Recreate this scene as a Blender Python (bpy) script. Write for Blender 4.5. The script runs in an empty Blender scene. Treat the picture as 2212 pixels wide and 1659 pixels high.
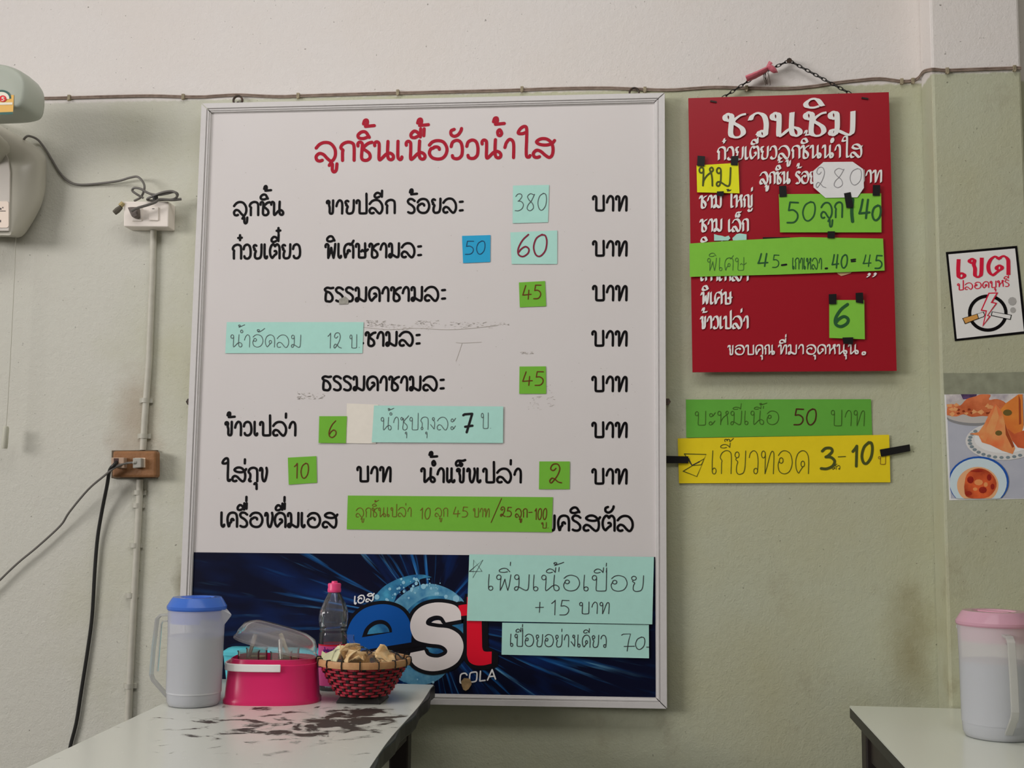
import bpy, math, random
from mathutils import Vector, Matrix
random.seed(7)
SC = bpy.context.scene
COL = SC.collection
ZF = 0.70                       # floor is z = 0; bottom edge of the menu board is z = ZF
# ------------------------------------------------------------------ camera
F, YAW, PITCH, ROLL = 2504.31, 9.27406e-02, 1.06043e-01, 1.0667e-02
CX, CY, CZ = 1.08612, -2.84871, 0.474122 + ZF
_f = Vector((-math.sin(YAW)*math.cos(PITCH), math.cos(YAW)*math.cos(PITCH), math.sin(PITCH)))
_r = Vector((math.cos(YAW), math.sin(YAW), 0)); _u = _r.cross(_f)
CR = _r*math.cos(ROLL)+_u*math.sin(ROLL); CU = _u*math.cos(ROLL)-_r*math.sin(ROLL); CF = _f
cam = bpy.data.cameras.new('camera'); cam.sensor_fit = 'HORIZONTAL'; cam.sensor_width = 36; cam.lens = F/2212*36
cam.clip_start = 0.05
camo = bpy.data.objects.new('camera', cam); COL.objects.link(camo)
camo.matrix_world = Matrix(((CR.x, CU.x, -CF.x, CX), (CR.y, CU.y, -CF.y, CY), (CR.z, CU.z, -CF.z, CZ), (0, 0, 0, 1)))
SC.camera = camo
# ------------------------------------------------------------------ light and exposure
vs = SC.view_settings
SC.display_settings.display_device = 'sRGB'
vs.view_transform = 'Standard'; vs.look = 'None'; vs.exposure = -1.1; vs.gamma = 1.0; vs.use_curve_mapping = False
wd = bpy.data.worlds.new('daylight_sky'); SC.world = wd; wd.use_nodes = True
def _sky():                      # pale sky over a darker street
    nt = wd.node_tree; N = nt.nodes.new; L = nt.links
    tc = N('ShaderNodeTexCoord'); sp = N('ShaderNodeSeparateXYZ'); L.new(tc.outputs['Generated'], sp.inputs[0])
    rp = N('ShaderNodeValToRGB'); L.new(sp.outputs['Z'], rp.inputs[0])
    rp.color_ramp.elements[0].position = 0.0; rp.color_ramp.elements[0].color = (.035, .032, .028, 1)
    rp.color_ramp.elements[1].position = .12; rp.color_ramp.elements[1].color = (.20, .20, .197, 1)
    L.new(rp.outputs[0], nt.nodes['Background'].inputs[0]); nt.nodes['Background'].inputs[1].default_value = 1.0
_sky()
def area(name, loc, target, sx, sy, power, color):
    l = bpy.data.lights.new(name, 'AREA'); l.shape = 'RECTANGLE'; l.size = sx; l.size_y = sy; l.energy = power; l.color = color
    o = bpy.data.objects.new(name, l); COL.objects.link(o); o.location = loc
    o.rotation_euler = (Vector(target)-Vector(loc)).to_track_quat('-Z', 'Y').to_euler()
    return o
area('shopfront_daylight', (-5.0, -4.5, 2.5), (0.8, 0, 1.7), 3.0, 1.4, 455, (1.0, 0.955, 0.945))
area('added_top_fill', (0.6, -1.45, 3.2), (0.6, -0.9, 0), 2.6, 0.9, 68, (1.0, 0.965, 0.95))  # unseen overhead lamp, added so the wall grows brighter towards its top

# ------------------------------------------------------------------ helpers
def W(px, py, y=0.0):
    """point of the plane y = const (metres) seen at photograph pixel (px, py)"""
    d = CF + CR*((px-1106)/F) - CU*((py-829.5)/F)
    t = (y-CY)/d.y
    return Vector((CX+d.x*t, y, CZ+d.z*t))
def WZ(px, py, z):
    d = CF + CR*((px-1106)/F) - CU*((py-829.5)/F)
    t = (z-CZ)/d.z
    return Vector((CX+d.x*t, CY+d.y*t, z))
def zr(x0, y0, s): return lambda a, b: (x0+a/s, y0+b/s)
def lin(c):
    c /= 255.0
    return c/12.92 if c <= .04045 else ((c+.055)/1.055)**2.4
def C(r, g, b, k=0.62): return tuple(min(.92, lin(v)/k) for v in (r, g, b))

_m = {}
def mat(name, color, rough=.55, spec=.35, noise=None, bump=None, metal=0.0, coat=0.0):
    """noise=(scale, amount, second colour)  bump=(scale, strength)"""
    if name in _m: return _m[name]
    m = bpy.data.materials.new(name); m.use_nodes = True; nt = m.node_tree; b = nt.nodes['Principled BSDF']
    b.inputs['Base Color'].default_value = (*color, 1); b.inputs['Roughness'].default_value = rough
    b.inputs['Specular IOR Level'].default_value = spec; b.inputs['Metallic'].default_value = metal
    b.inputs['Coat Weight'].default_value = coat; b.inputs['Coat Roughness'].default_value = .08
    if noise or bump:
        g = nt.nodes.new('ShaderNodeNewGeometry')
    if noise:
        n = nt.nodes.new('ShaderNodeTexNoise'); n.inputs['Scale'].default_value = noise[0]; n.inputs['Detail'].default_value = 5
        nt.links.new(g.outputs['Position'], n.inputs['Vector'])
        r = nt.nodes.new('ShaderNodeMapRange'); r.inputs[1].default_value = .35; r.inputs[2].default_value = .75; r.inputs[4].default_value = noise[1]
        nt.links.new(n.outputs['Fac'], r.inputs[0])
        x = nt.nodes.new('ShaderNodeMix'); x.data_type = 'RGBA'; x.inputs[6].default_value = (*color, 1); x.inputs[7].default_value = (*noise[2], 1)
        nt.links.new(r.outputs[0], x.inputs[0]); nt.links.new(x.outputs[2], b.inputs['Base Color'])
    if bump:
        n = nt.nodes.new('ShaderNodeTexNoise'); n.inputs['Scale'].default_value = bump[0]; n.inputs['Detail'].default_value = 4
        nt.links.new(g.outputs['Position'], n.inputs['Vector'])
        bp = nt.nodes.new('ShaderNodeBump'); bp.inputs['Strength'].default_value = bump[1]; bp.inputs['Distance'].default_value = .004
        nt.links.new(n.outputs['Fac'], bp.inputs['Height']); nt.links.new(bp.outputs[0], b.inputs['Normal'])
    _m[name] = m; return m
def clear(name, tint, body, amount, rough=.05, gloss=.12):
    """thin see-through plastic or glass: transparent tint, a little milky body, Fresnel gloss"""
    if name in _m: return _m[name]
    m = bpy.data.materials.new(name); m.use_nodes = True; nt = m.node_tree
    for n in list(nt.nodes): nt.nodes.remove(n)
    out = nt.nodes.new('ShaderNodeOutputMaterial'); tr = nt.nodes.new('ShaderNodeBsdfTransparent'); tr.inputs[0].default_value = (*tint, 1)
    df = nt.nodes.new('ShaderNodeBsdfDiffuse'); df.inputs[0].default_value = (*body, 1)
    tl = nt.nodes.new('ShaderNodeBsdfTranslucent'); tl.inputs[0].default_value = (*body, 1)
    a = nt.nodes.new('ShaderNodeMixShader'); a.inputs[0].default_value = .28
    nt.links.new(df.outputs[0], a.inputs[1]); nt.links.new(tl.outputs[0], a.inputs[2])
    x = nt.nodes.new('ShaderNodeMixShader'); x.inputs[0].default_value = amount
    nt.links.new(tr.outputs[0], x.inputs[1]); nt.links.new(a.outputs[0], x.inputs[2])
    gl = nt.nodes.new('ShaderNodeBsdfGlossy'); gl.inputs['Roughness'].default_value = rough
    lw = nt.nodes.new('ShaderNodeLayerWeight'); lw.inputs[0].default_value = gloss
    y = nt.nodes.new('ShaderNodeMixShader'); nt.links.new(lw.outputs['Fresnel'], y.inputs[0])
    nt.links.new(x.outputs[0], y.inputs[1]); nt.links.new(gl.outputs[0], y.inputs[2]); nt.links.new(y.outputs[0], out.inputs[0])
    _m[name] = m; return m

def tag(o, label=None, cat=None, group=None, kind=None):
    if label: o['label'] = label
    if cat: o['category'] = cat
    if group: o['group'] = group
    if kind: o['kind'] = kind
    return o
def thing(name, label, cat, loc, group=None):
    o = bpy.data.objects.new(name, None); COL.objects.link(o); o.location = loc; o.empty_display_size = .05
    return tag(o, label, cat, group)

class MB:
    def __init__(s): s.v = []; s.f = []; s.mi = []; s.m = 0
    def add(s, vs, fs):
        k = len(s.v); s.v += [Vector(v) for v in vs]
        for f in fs: s.f.append([k+i for i in f]); s.mi.append(s.m)
        return s
    def poly(s, pts): return s.add(pts, [list(range(len(pts)))])
    def box(s, lo, hi, M=None):
        x0, y0, z0 = lo; x1, y1, z1 = hi
        v = [Vector(p) for p in ((x0,y0,z0),(x1,y0,z0),(x1,y1,z0),(x0,y1,z0),(x0,y0,z1),(x1,y0,z1),(x1,y1,z1),(x0,y1,z1))]
        if M: v = [M@p for p in v]
        return s.add(v, [(0,3,2,1),(4,5,6,7),(0,1,5,4),(1,2,6,5),(2,3,7,6),(3,0,4,7)])
    def prism(s, pts, d):
        """polygon pts extruded by vector d"""
        d = Vector(d); n = len(pts); a = [Vector(p) for p in pts]; b = [p+d for p in a]
        return s.add(a+b, [list(range(n))[::-1], list(range(n, 2*n))]+[(i, (i+1) % n, n+(i+1) % n, n+i) for i in range(n)])
    def loft(s, rings, cap0=True, cap1=True, closed=True):
        n = len(rings[0]); vs = [p for r in rings for p in r]; fs = []
        for k in range(len(rings)-1):
            for i in range(n if closed else n-1):
                j = (i+1) % n; fs.append((k*n+i, k*n+j, (k+1)*n+j, (k+1)*n+i))
        if cap0: fs.append(list(range(n))[::-1])
        if cap1: fs.append([(len(rings)-1)*n+i for i in range(n)])
        return s.add(vs, fs)
    def lathe(s, prof, c=(0,0,0), n=40, cap0=True, cap1=True, fn=None):
        c = Vector(c); rings = []
        for r, z in prof:
            ring = []
            for i in range(n):
                a = 2*math.pi*i/n; rr = r*(fn(a, z) if fn else 1)
                ring.append(c+Vector((rr*math.cos(a), rr*math.sin(a), z)))
            rings.append(ring)
        return s.loft(rings, cap0, cap1)
    def tube(s, pts, r, n=8, cap=True, flat=1.0):
        pts = [Vector(p) for p in pts]; rings = []; up = None
        for i, p in enumerate(pts):
            t = (pts[min(i+1, len(pts)-1)]-pts[max(i-1, 0)]).normalized()
            if up is None:
                up = Vector((0,0,1)) if abs(t.z) < .9 else Vector((0,1,0))
            a = t.cross(up).normalized(); b = a.cross(t).normalized(); up = b
            rr = r[i] if isinstance(r, (list, tuple)) else r
            rings.append([p+a*rr*math.cos(2*math.pi*k/n)+b*rr*flat*math.sin(2*math.pi*k/n) for k in range(n)])
        return s.loft(rings, cap, cap)
    def build(s, name, mats, parent=None, smooth=False, bevel=0, angle=40):
        if not isinstance(mats, (list, tuple)): mats = [mats]
        me = bpy.data.meshes.new(name)
        off = Vector((0,0,0)); p = parent
        while p is not None: off = off+p.location; p = p.parent
        org = off
        if parent is None:
            n = max(1, len(s.v)); xs = [v.x for v in s.v]; ys = [v.y for v in s.v]; zs = [v.z for v in s.v]
            org = Vector(((min(xs)+max(xs))/2, (min(ys)+max(ys))/2, min(zs)))
        me.from_pydata([v-org for v in s.v], [], s.f); me.validate(clean_customdata=False)
        for m in mats: me.materials.append(m)
        if len(me.polygons) == len(s.mi): me.polygons.foreach_set('material_index', s.mi)
        if smooth:
            me.polygons.foreach_set('use_smooth', [True]*len(me.polygons))
            try: me.set_sharp_from_angle(angle=math.radians(angle))
            except Exception: pass
        o = bpy.data.objects.new(name, me); COL.objects.link(o)
        if parent is None: o.location = org
        else: o.parent = parent
        if bevel:
            b = o.modifiers.new('bevel', 'BEVEL'); b.width = bevel; b.segments = 2; b.limit_method = 'ANGLE'
        me.update(); return o

def cr(pts, n=6):
    """Catmull-Rom through 2D/3D points"""
    if len(pts) < 3: return list(pts)
    P = [tuple(2*a-b for a, b in zip(pts[0], pts[1]))]+list(pts)+[tuple(2*a-b for a, b in zip(pts[-1], pts[-2]))]
    out = []
    for i in range(1, len(P)-2):
        p0, p1, p2, p3 = P[i-1:i+3]
        for k in range(n):
            t = k/n
            out.append(tuple(.5*(2*b+(c-a)*t+(2*a-5*b+4*c-d)*t*t+(3*b-a-3*c+d)*t**3) for a, b, c, d in zip(p0, p1, p2, p3)))
    out.append(tuple(P[-2])); return out
def cr3(pts, n=6): return [Vector(p) for p in cr([tuple(p) for p in pts], n)]

# ------------------------------------------------------------------ stroke alphabet (baseline 0, x-height 1)
def HD(cx=.12, cy=.84, rx=.12, ry=.15, a0=205, a1=0, al=365): return ('h', cx, cy, rx, ry, a0, a1, al)
T1 = HD()
G = {
 'ก': (.74, [[(.12,0),(.12,.45),(.14,.56),(.03,.70),(.14,.90),(.40,1),(.64,.93),(.72,.72),(.72,0)]]),
 'ข': (.56, [[HD(.10,.86,.10,.11,215),(.17,.66),(.22,.45),(.22,.10),(.30,.0),(.42,.03),(.47,.22),(.49,1)]]),
 'ค': (.78, [[HD(.40,.42,.10,.13,20,210,-150),(.20,.22),(.13,0),(.04,.35),(.05,.68),(.18,.92),(.42,1),(.66,.92),(.75,.65),(.75,0)]]),
 'ง': (.56, [[(.02,.80),(.06,.96),(.15,.97),(.21,.82),(.20,.45),(.24,.14),(.33,.0),(.43,.06),(.53,.38),(.58,.75),(.54,1)]]),
 'งl': (.50, [[('h',.30,.86,.10,.11,200,-160,200),(.42,.6),(.40,.05,1),(.04,.42)]]),
 'ช': (.70, [[T1,(.22,.55),(.20,.14),(.30,0),(.50,.0),(.64,.14),(.60,.36),(.42,.52),(.27,.64),(.42,.82),(.58,.93),(.74,.97)]]),
 'ซ': (.70, [[HD(.10,.88,.09,.11),(.20,.80),(.26,.92),(.27,.55),(.22,.14),(.32,0),(.50,.0),(.64,.14),(.60,.36),(.42,.52),(.30,.64),(.44,.82),(.62,.98),(.76,1.15)]]),
 'ญ': (1.0, [[(.12,0),(.12,.45),(.14,.56),(.03,.70),(.14,.90),(.36,1),(.54,.9),(.56,.5),(.56,.12),(.66,0),(.80,.0),(.88,.12),(.88,1)],[(.5,-.2),(.62,-.34),(.86,-.3),(.9,-.12)]]),
 'ณ': (1.1, [[(.12,0),(.12,.45),(.14,.56),(.03,.70),(.14,.90),(.34,1),(.48,.9),(.50,.5),(.50,0,1),(.62,.25),(.84,.32),(1.02,.22),(1.0,.04),(.86,.0),(.80,.14),(.80,1)]]),
 'ด': (.84, [[HD(.46,.42,.11,.13,120,-90,260),(.30,.12),(.20,.03),(.06,.22),(.02,.55),(.14,.86),(.42,1),(.70,.9),(.82,.6),(.82,0)]]),
 'ต': (.84, [[HD(.46,.40,.11,.13,120,-90,260),(.30,.12),(.20,.03),(.06,.22),(.02,.55),(.10,.84),(.24,1),(.36,.98),(.44,.86),(.52,.97),(.66,1),(.80,.82),(.82,.5),(.82,0)]]),
 'ถ': (.76, [[HD(.17,.09,.09,.10,300,100,460),(.18,.38),(.16,.54),(.04,.70),(.16,.92),(.42,1),(.65,.93),(.73,.72),(.73,0)]]),
 'ท': (.80, [[T1,(.24,.5),(.24,.0,1),(.36,.30),(.52,.78),(.64,.97),(.75,.93),(.78,.7),(.76,0)]]),
 'ธ': (.70, [[(.70,.99),(.50,.96),(.24,1.0),(.06,.88),(.16,.74),(.42,.64),(.60,.42),(.64,.18),(.50,.0),(.28,0),(.13,.06),(.12,.40),(.18,.72)]]),
 'น': (1.0, [[T1,(.24,.5),(.23,.12),(.27,0),(.40,.10),(.60,.30),(.80,.36),(.96,.24),(.97,.08),(.86,0),(.73,.06),(.68,.25),(.68,.6),(.70,1)]]),
 'บ': (.84, [[T1,(.24,.5),(.24,.08),(.32,.0),(.68,.0),(.78,.05),(.79,.3),(.78,1.02)]]),
 'ป': (.84, [[T1,(.24,.5),(.24,.08),(.32,.0),(.68,.0),(.78,.05),(.79,.3),(.78,1.48)]]),
 'พ': (.82, [[T1,(.22,.5),(.22,.0,1),(.34,.3),(.46,.72,1),(.54,.35),(.64,.0,1),(.72,.4),(.78,1)]]),
 'ม': (.84, [[T1,(.25,.55),(.24,.26),(.18,.04),(.07,.0),(.01,.10),(.08,.22),(.26,.2),(.5,.06),(.66,.0),(.76,.08),(.79,.35),(.80,1)]]),
 'ย': (.74, [[HD(.17,.83,.13,.13,40,250,-110),(.10,.62),(.22,.53),(.16,.36),(.15,.12),(.26,0),(.44,.0),(.60,.08),(.68,.35),(.70,1)]]),
 'ร': (.60, [[(.57,.86),(.40,.98),(.18,1),(.04,.86),(.12,.68),(.36,.54),(.54,.34),(.54,.12),(.40,0),(.20,.0),(.06,.06)]]),
 'ล': (1.10,[[(.02,.70),(.20,.90),(.46,1),(.76,.94),(.98,.66),(1.02,.32),(.92,.06),(.78,-.02),(.60,.12),(.40,.34),(.18,.40),(.02,.24),(.06,.05),(.20,-.01),(.34,.03)]]),
 'ว': (.64, [[(.02,.66),(.10,.90),(.32,1),(.52,.88),(.60,.55),(.58,.22),HD(.30,.14,.22,.15,-20,-190,-330)]]),
 'ศ': (.80, [[HD(.40,.42,.10,.13,20,210,-150),(.20,.22),(.13,0),(.04,.35),(.05,.68),(.18,.92),(.42,1),(.62,.95),(.75,.75),(.75,0)],[(.50,.92),(.64,1.0),(.78,1.22)]]),
 'ษ': (.90, [[T1,(.24,.5),(.24,.08),(.32,.0),(.62,.0),(.73,.05),(.74,.3),(.73,1.02)],[(.42,.44),(.52,.54),(.62,.46),(.78,.46),(.95,.58)]]),
 'ส': (1.10,[[(1.12,.90),(.98,.74),(.70,.66),(.36,.70),(.18,.84),(.40,1.0),(.70,.99),(.94,.80),(1.04,.48),(1.0,.12),(.84,-.02),(.62,.12),(.40,.32),(.18,.38),(.02,.22),(.06,.04),(.20,-.01),(.34,.03)]]),
 'ห': (.82, [[T1,(.24,.5),(.23,.0,1),(.28,.30),(.46,.56),(.66,.72),(.80,.86),(.72,1),(.60,.90),(.70,.66),(.76,.35),(.78,0)]]),
 'อ': (.98, [[(.04,.76),(.20,.93),(.46,1),(.76,.92),(.94,.62),(.92,.30),(.74,.05),(.46,-.01),(.18,.08),(.04,.32),(.12,.56),HD(.38,.54,.18,.12,160,-10,-200)]]),
 'ะ': (.38, [[(.06,.75),(.28,.77)],[(.06,.13),(.28,.15)]]),
 'วl': (.62, [[(.02,.70),(.10,.90),(.30,1),(.50,.88),(.58,.55),(.56,.16),('h',.44,.12,.12,.12,0,-380,0)]]),
 'อl': (.96, [[(.06,.80),(.24,.96),(.50,1),(.80,.86),(.93,.48),(.78,.12),(.46,.0),(.16,.10),(.05,.36),(.12,.58),('h',.24,.58,.12,.12,180,-150,180)]]),
 'เl': (.32, [[(.06,1),(.04,.5),(.05,.12),('h',.17,.12,.12,.13,180,520,180)]]),
 'ะl': (.5, [[('h',.16,.72,.11,.12,0,330,0),(.3,.66),(.48,.9)],[('h',.16,.12,.11,.12,0,330,0),(.3,.06),(.48,.3)]]),
 'า': (.52, [[(.02,.56),(.10,.82),(.26,1),(.42,.92),(.48,.66),(.47,0)]]),
 'เ': (.30, [[(.05,1),(.04,.5),(.05,.12),(.14,0),HD(.16,.12,.09,.12,-90,10,-90)]]),
 'แ': (.60, [[(.05,1),(.04,.5),(.05,.12),(.14,0),HD(.16,.12,.09,.12,-90,10,-90)],[(.37,1),(.36,.5),(.37,.12),(.46,0),HD(.48,.12,.09,.12,-90,10,-90)]]),
 'ใ': (.62, [[(.40,1.36),(.22,1.30),(.02,1.34),(.14,1.58),(.34,1.70),(.46,1.58),(.46,1.0),(.44,.4),(.46,.06),(.58,.02),(.64,.10)]]),
 'ไ': (.56, [[(.02,1.66),(.12,1.5),(.30,1.66),(.42,1.50),(.42,1.0),(.42,.06),(.52,.0),(.60,.10)]]),
 ' ': (.5, []),
 '.': (.20, [[(.08,.03),(.10,.03)]]),
 'ฯ': (.4, [[('h',.18,.12,.13,.12,0,360,0)]]),
 '0': (.66, [[(.40,1),(.14,.82),(.03,.42),(.14,.06),(.34,-.01),(.56,.24),(.62,.65),(.54,.94),(.36,.98)]]),
 '1': (.34, [[(.02,.78),(.16,.90),(.24,1,1),(.24,0)]]),
 '2': (.64, [[(.26,.72),(.12,.68),(.06,.82),(.20,.98),(.42,.96),(.52,.72),(.40,.40),(.16,.10),(.04,.04),(.10,.18),(.24,.16),(.44,.03),(.64,.0)]]),
 '2l': (.64, [[(.34,.78),(.20,.66),(.06,.76),(.16,.98),(.42,1),(.54,.76),(.44,.42),(.26,.16),(.10,.0),(.03,.12),(.14,.26),(.30,.20),(.46,.06),(.66,.0)]]),
 '3': (.60, [[(.04,.84),(.18,.98),(.40,.98),(.46,.82),(.30,.62),(.20,.56,1),(.42,.54),(.58,.36),(.50,.12),(.26,-.01),(.02,.0)]]),
 '4': (.70, [[(.24,1),(.10,.56),(.02,.30,1),(.70,.34)],[(.50,.66),(.46,0)]]),
 'q': (.72, [[(.22,1),(.12,.5),(.03,.24,1),(.66,.30)],[(.56,1),(.50,.5),(.46,.0)]]),
 '5': (.62, [[(.60,.98),(.16,1,1),(.10,.60,1),(.34,.62),(.56,.46),(.58,.22),(.40,.02),(.04,.0)]]),
 '6': (.56, [[(.50,1),(.24,.74),(.06,.36),(.08,.08),(.28,-.02),(.50,.12),(.54,.32),(.38,.44),(.18,.32),(.10,.2)]]),
 '7': (.62, [[(.02,.92),(.10,.97,1),(.58,1,1),(.42,.5),(.26,0)],[(.14,.30),(.60,.36)]]),
 '7p': (.62, [[(.02,.86),(.10,.97,1),(.58,1,1),(.42,.5),(.28,-.1)],[(.12,.18),(.74,.22)]]),
 '8': (.62, [[(.56,.92),(.30,1),(.10,.84),(.22,.62),(.46,.40),(.52,.14),(.30,-.02),(.10,.10),(.16,.34),(.38,.58),(.58,.96)]]),
 '+': (.60, [[(.02,.48),(.58,.50)],[(.30,.05),(.31,.95)]]),
 '-': (.40, [[(.02,.40),(.38,.41)]]),
 '=': (.46, [[(.02,.60),(.42,.62)],[(.02,.36),(.42,.38)]]),
 '/': (.50, [[(.02,-.2),(.5,1.15)]]),
 '"': (.50, [[(.12,.12),(.2,0),(.05,-.2)],[(.40,.12),(.48,0),(.33,-.2)]]),
 'C': (.7, [[(.66,.78),(.5,.98),(.2,.98),(.06,.8),(.06,.2),(.2,.02),(.5,.02),(.66,.2)]]),
 'O': (.78, [[(.39,1),(.14,.96),(.06,.78),(.06,.22),(.14,.04),(.39,0),(.64,.04),(.72,.22),(.72,.78),(.64,.96),(.39,1)]]),
 'L': (.6, [[(.08,1),(.08,0,1),(.56,0)]]),
 'A': (.78, [[(.02,0),(.39,1,1),(.76,0)],[(.16,.32),(.62,.32)]]),
}
# marks: x measured from the right edge of the consonant, third item True when it is a tone mark
MK = {
 'ิ': [[(-.16,1.24),(-.36,1.18),(-.58,1.22),(-.62,1.38),(-.44,1.54),(-.22,1.52),(-.04,1.24)]],
 'ี': [[(-.26,1.24),(-.42,1.18),(-.60,1.22),(-.62,1.38),(-.44,1.54),(-.22,1.48),(-.06,1.24,1),(-.04,1.70)]],
 'ื': [[(-.36,1.24),(-.50,1.18),(-.66,1.22),(-.68,1.38),(-.52,1.54),(-.34,1.46),(-.20,1.22,1),(-.18,1.66)],[(-.02,1.28),(0,1.66)]],
 'ั': [[(-.40,1.60),(-.56,1.52),(-.56,1.32),(-.40,1.22),(-.20,1.30),(-.06,1.50),(-.02,1.64)]],
 '็': [[(-.34,1.26),(-.52,1.20),(-.58,1.38),(-.44,1.56),(-.10,1.56),(.10,1.62)],[(-.34,1.26),(-.20,1.18),(-.12,1.32),(-.30,1.42)]],
 '่': [[(-.03,1.32),(-.02,1.62)]],
 '้': [[(-.34,1.48),(-.28,1.66),(-.16,1.68),(-.14,1.52),(-.24,1.34,1),(.22,1.38)]],
 '๊': [[(-.36,1.36),(-.38,1.56),(-.26,1.6),(-.24,1.42),(-.18,1.6),(-.08,1.56),(-.06,1.36),(.16,1.68)]],
 '๋': [[(-.20,1.48),(.10,1.50)],[(-.05,1.32),(-.05,1.68)]],
 'ุ': [[(-.20,-.22),(-.12,-.14),(-.03,-.20),(-.02,-.36),(-.02,-.58)]],
 'ู': [[(-.34,-.26),(-.26,-.14),(-.18,-.20),(-.18,-.50),(-.10,-.62),(.02,-.52),(.06,-.18)]],
 'ํ': [[(.06,1.44),(-.02,1.54),(-.12,1.44),(-.10,1.26),(0,1.22),(.08,1.32),(.05,1.46)]],
}
MKL = {  # looped hand
 'ั': [[('h',-.38,1.5,.1,.1,200,-150,200),(-.36,1.3),(-.1,1.46),(.16,1.72)]],
 '้': [[('h',-.22,1.52,.08,.08,-60,-420,-60),(-.18,1.40),(-.26,1.32,1),(.24,1.62)]],
 'ุ': [[('h',-.10,-.26,.07,.08,-60,-360,-60),(-.02,-.4),(-.03,-.66)]],
}
ABOVE = 'ิีืัํ็'
def strokes_of(text, loop, mk=1.0):
    """-> list of strokes in glyph units, total advance"""
    out = []; x = 0; last = 0; above = False; gap = .17; i = 0
    t = []
    for ch in text:
        if ch == 'ำ': t += ['ํ', 'า']
        elif ch == '\u200b': continue
        else: t.append(ch)
    # a tone mark typed before the nikhahit is raised above it
    for k in range(len(t)-1):
        if t[k] in '่้๊๋' and t[k+1] == 'ํ': t[k], t[k+1] = t[k+1], t[k]
    for ch in t:
        if ch in MK:
            dy = 0
            if ch in '่้๊๋':
                dy = .50 if above else 0
            if ch in ABOVE: above = True
            ss = (MKL.get(ch) if loop else None) or MK[ch]
            for s in ss:
                out.append([(p[0], p[1]+last, p[2]+dy, *p[3:]) if p[0] == 'h' else (p[0]+last, p[1]+dy, *p[2:]) for p in s])
            continue
        key = ch
        if loop and ch+'l' in G: key = ch+'l'
        w, ss = G[key]; above = False
        for s in ss:
            out.append([(p[0], p[1]+x, *p[2:]) if p[0] == 'h' else (p[0]+x, *p[1:]) for p in s])
        last = x+w-.06; x += w+gap
    if mk != 1.0:                # a hand that keeps its upper marks close to the letters
        sq = lambda y: y if y < 1.08 else 1.08+(y-1.08)*mk
        out = [[(p[0], p[1], sq(p[2]), p[3], p[4]*(mk if p[2] > 1.08 else 1), *p[5:]) if p[0] == 'h' else (p[0], sq(p[1]), *p[2:]) for p in st] for st in out]
    return out, x-gap
def expand(stroke, loop, smooth=True):
    pts = []
    for p in stroke:
        if p[0] == 'h':
            _, cx, cy, rx, ry, a0, a1, al = p
            if loop: a0 = al
            # a head that ends a stroke keeps its start and lengthens its end
            n = max(3, int(abs(a1-a0)/(40 if smooth else 60)))
            for k in range(n+1):
                a = math.radians(a0+(a1-a0)*k/n); pts.append((cx+rx*math.cos(a), cy+ry*math.sin(a)))
        else: pts.append(p)
    runs = [[]]
    for p in pts:
        runs[-1].append(p[:2])
        if len(p) > 2 and p[2]: runs.append([p[:2]])
    out = []
    for r in runs:
        if len(r) < 2: continue
        out.append(cr(r, 5) if smooth else r)
    return out

RC = [0]
def ribbon(mb, pts, hw, place, thick=0.0, nib=None, caps=True):
    """flat pen stroke along 2D pixel points. place(px, py, lift) -> world point"""
    n = len(pts)
    L = []; R = []; RC[0] = (RC[0]+1) % 12; k0 = RC[0]*1.2e-5     # every stroke lies a hair above the one it crosses
    for i, p in enumerate(pts):
        a = pts[max(i-1, 0)]; b = pts[min(i+1, n-1)]
        dx, dy = b[0]-a[0], b[1]-a[1]; l = math.hypot(dx, dy) or 1
        if nib: ox, oy = nib
        else: ox, oy = -dy/l*hw, dx/l*hw
        L.append((p[0]+ox, p[1]+oy)); R.append((p[0]-ox, p[1]-oy))
    top = [place(*q, thick+k0+i*2.5e-6) for i, q in enumerate(L)]+[place(*q, thick+k0+i*2.5e-6) for i, q in enumerate(R)]
    mb.add(top, [(i, i+1, n+i+1, n+i) for i in range(n-1)])
    if thick:
        for S in (L, R):
            mb.add([place(*q, thick) for q in S]+[place(*q, 0) for q in S], [(i, i+1, n+i+1, n+i) for i in range(n-1)])
        for k in (0, -1):
            mb.add([place(*L[k], thick), place(*R[k], thick), place(*R[k], 0), place(*L[k], 0)], [(0,1,2,3)])
    if caps and not nib:
        for c in (pts[0], pts[-1]):
            mb.poly([place(c[0]+hw*math.cos(2*math.pi*k/10), c[1]+hw*math.sin(2*math.pi*k/10), thick+k0-6e-6) for k in range(10)])
def write(mb, text, x0, x1, yb0, yb1, xh, w, place, loop=False, smooth=True, nib=None, thick=0.0, slant=0.0, jit=0.0, mk=1.0):
    ss, adv = strokes_of(text, loop, mk)
    sx = (x1-x0)/adv
    for s in ss:
        jx, jy = random.uniform(-jit, jit), random.uniform(-jit, jit)
        for run in expand(s, loop, smooth):
            P = []
            for gx, gy in run:
                X = x0+(gx+slant*gy+jx)*sx
                P.append((X, yb0+(yb1-yb0)*(X-x0)/(x1-x0)-(gy+jy)*xh))
            ribbon(mb, P, w/2, place, thick, nib)
            if nib: ribbon(mb, P, w/2, place, thick, None, caps=False)
def plane_place(y, extra=0.0): return lambda a, b, lift: W(a, b, y-extra-lift)

YW = 0.03                      # wall surface
YP = YW-0.10                   # front of the pier
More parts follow.
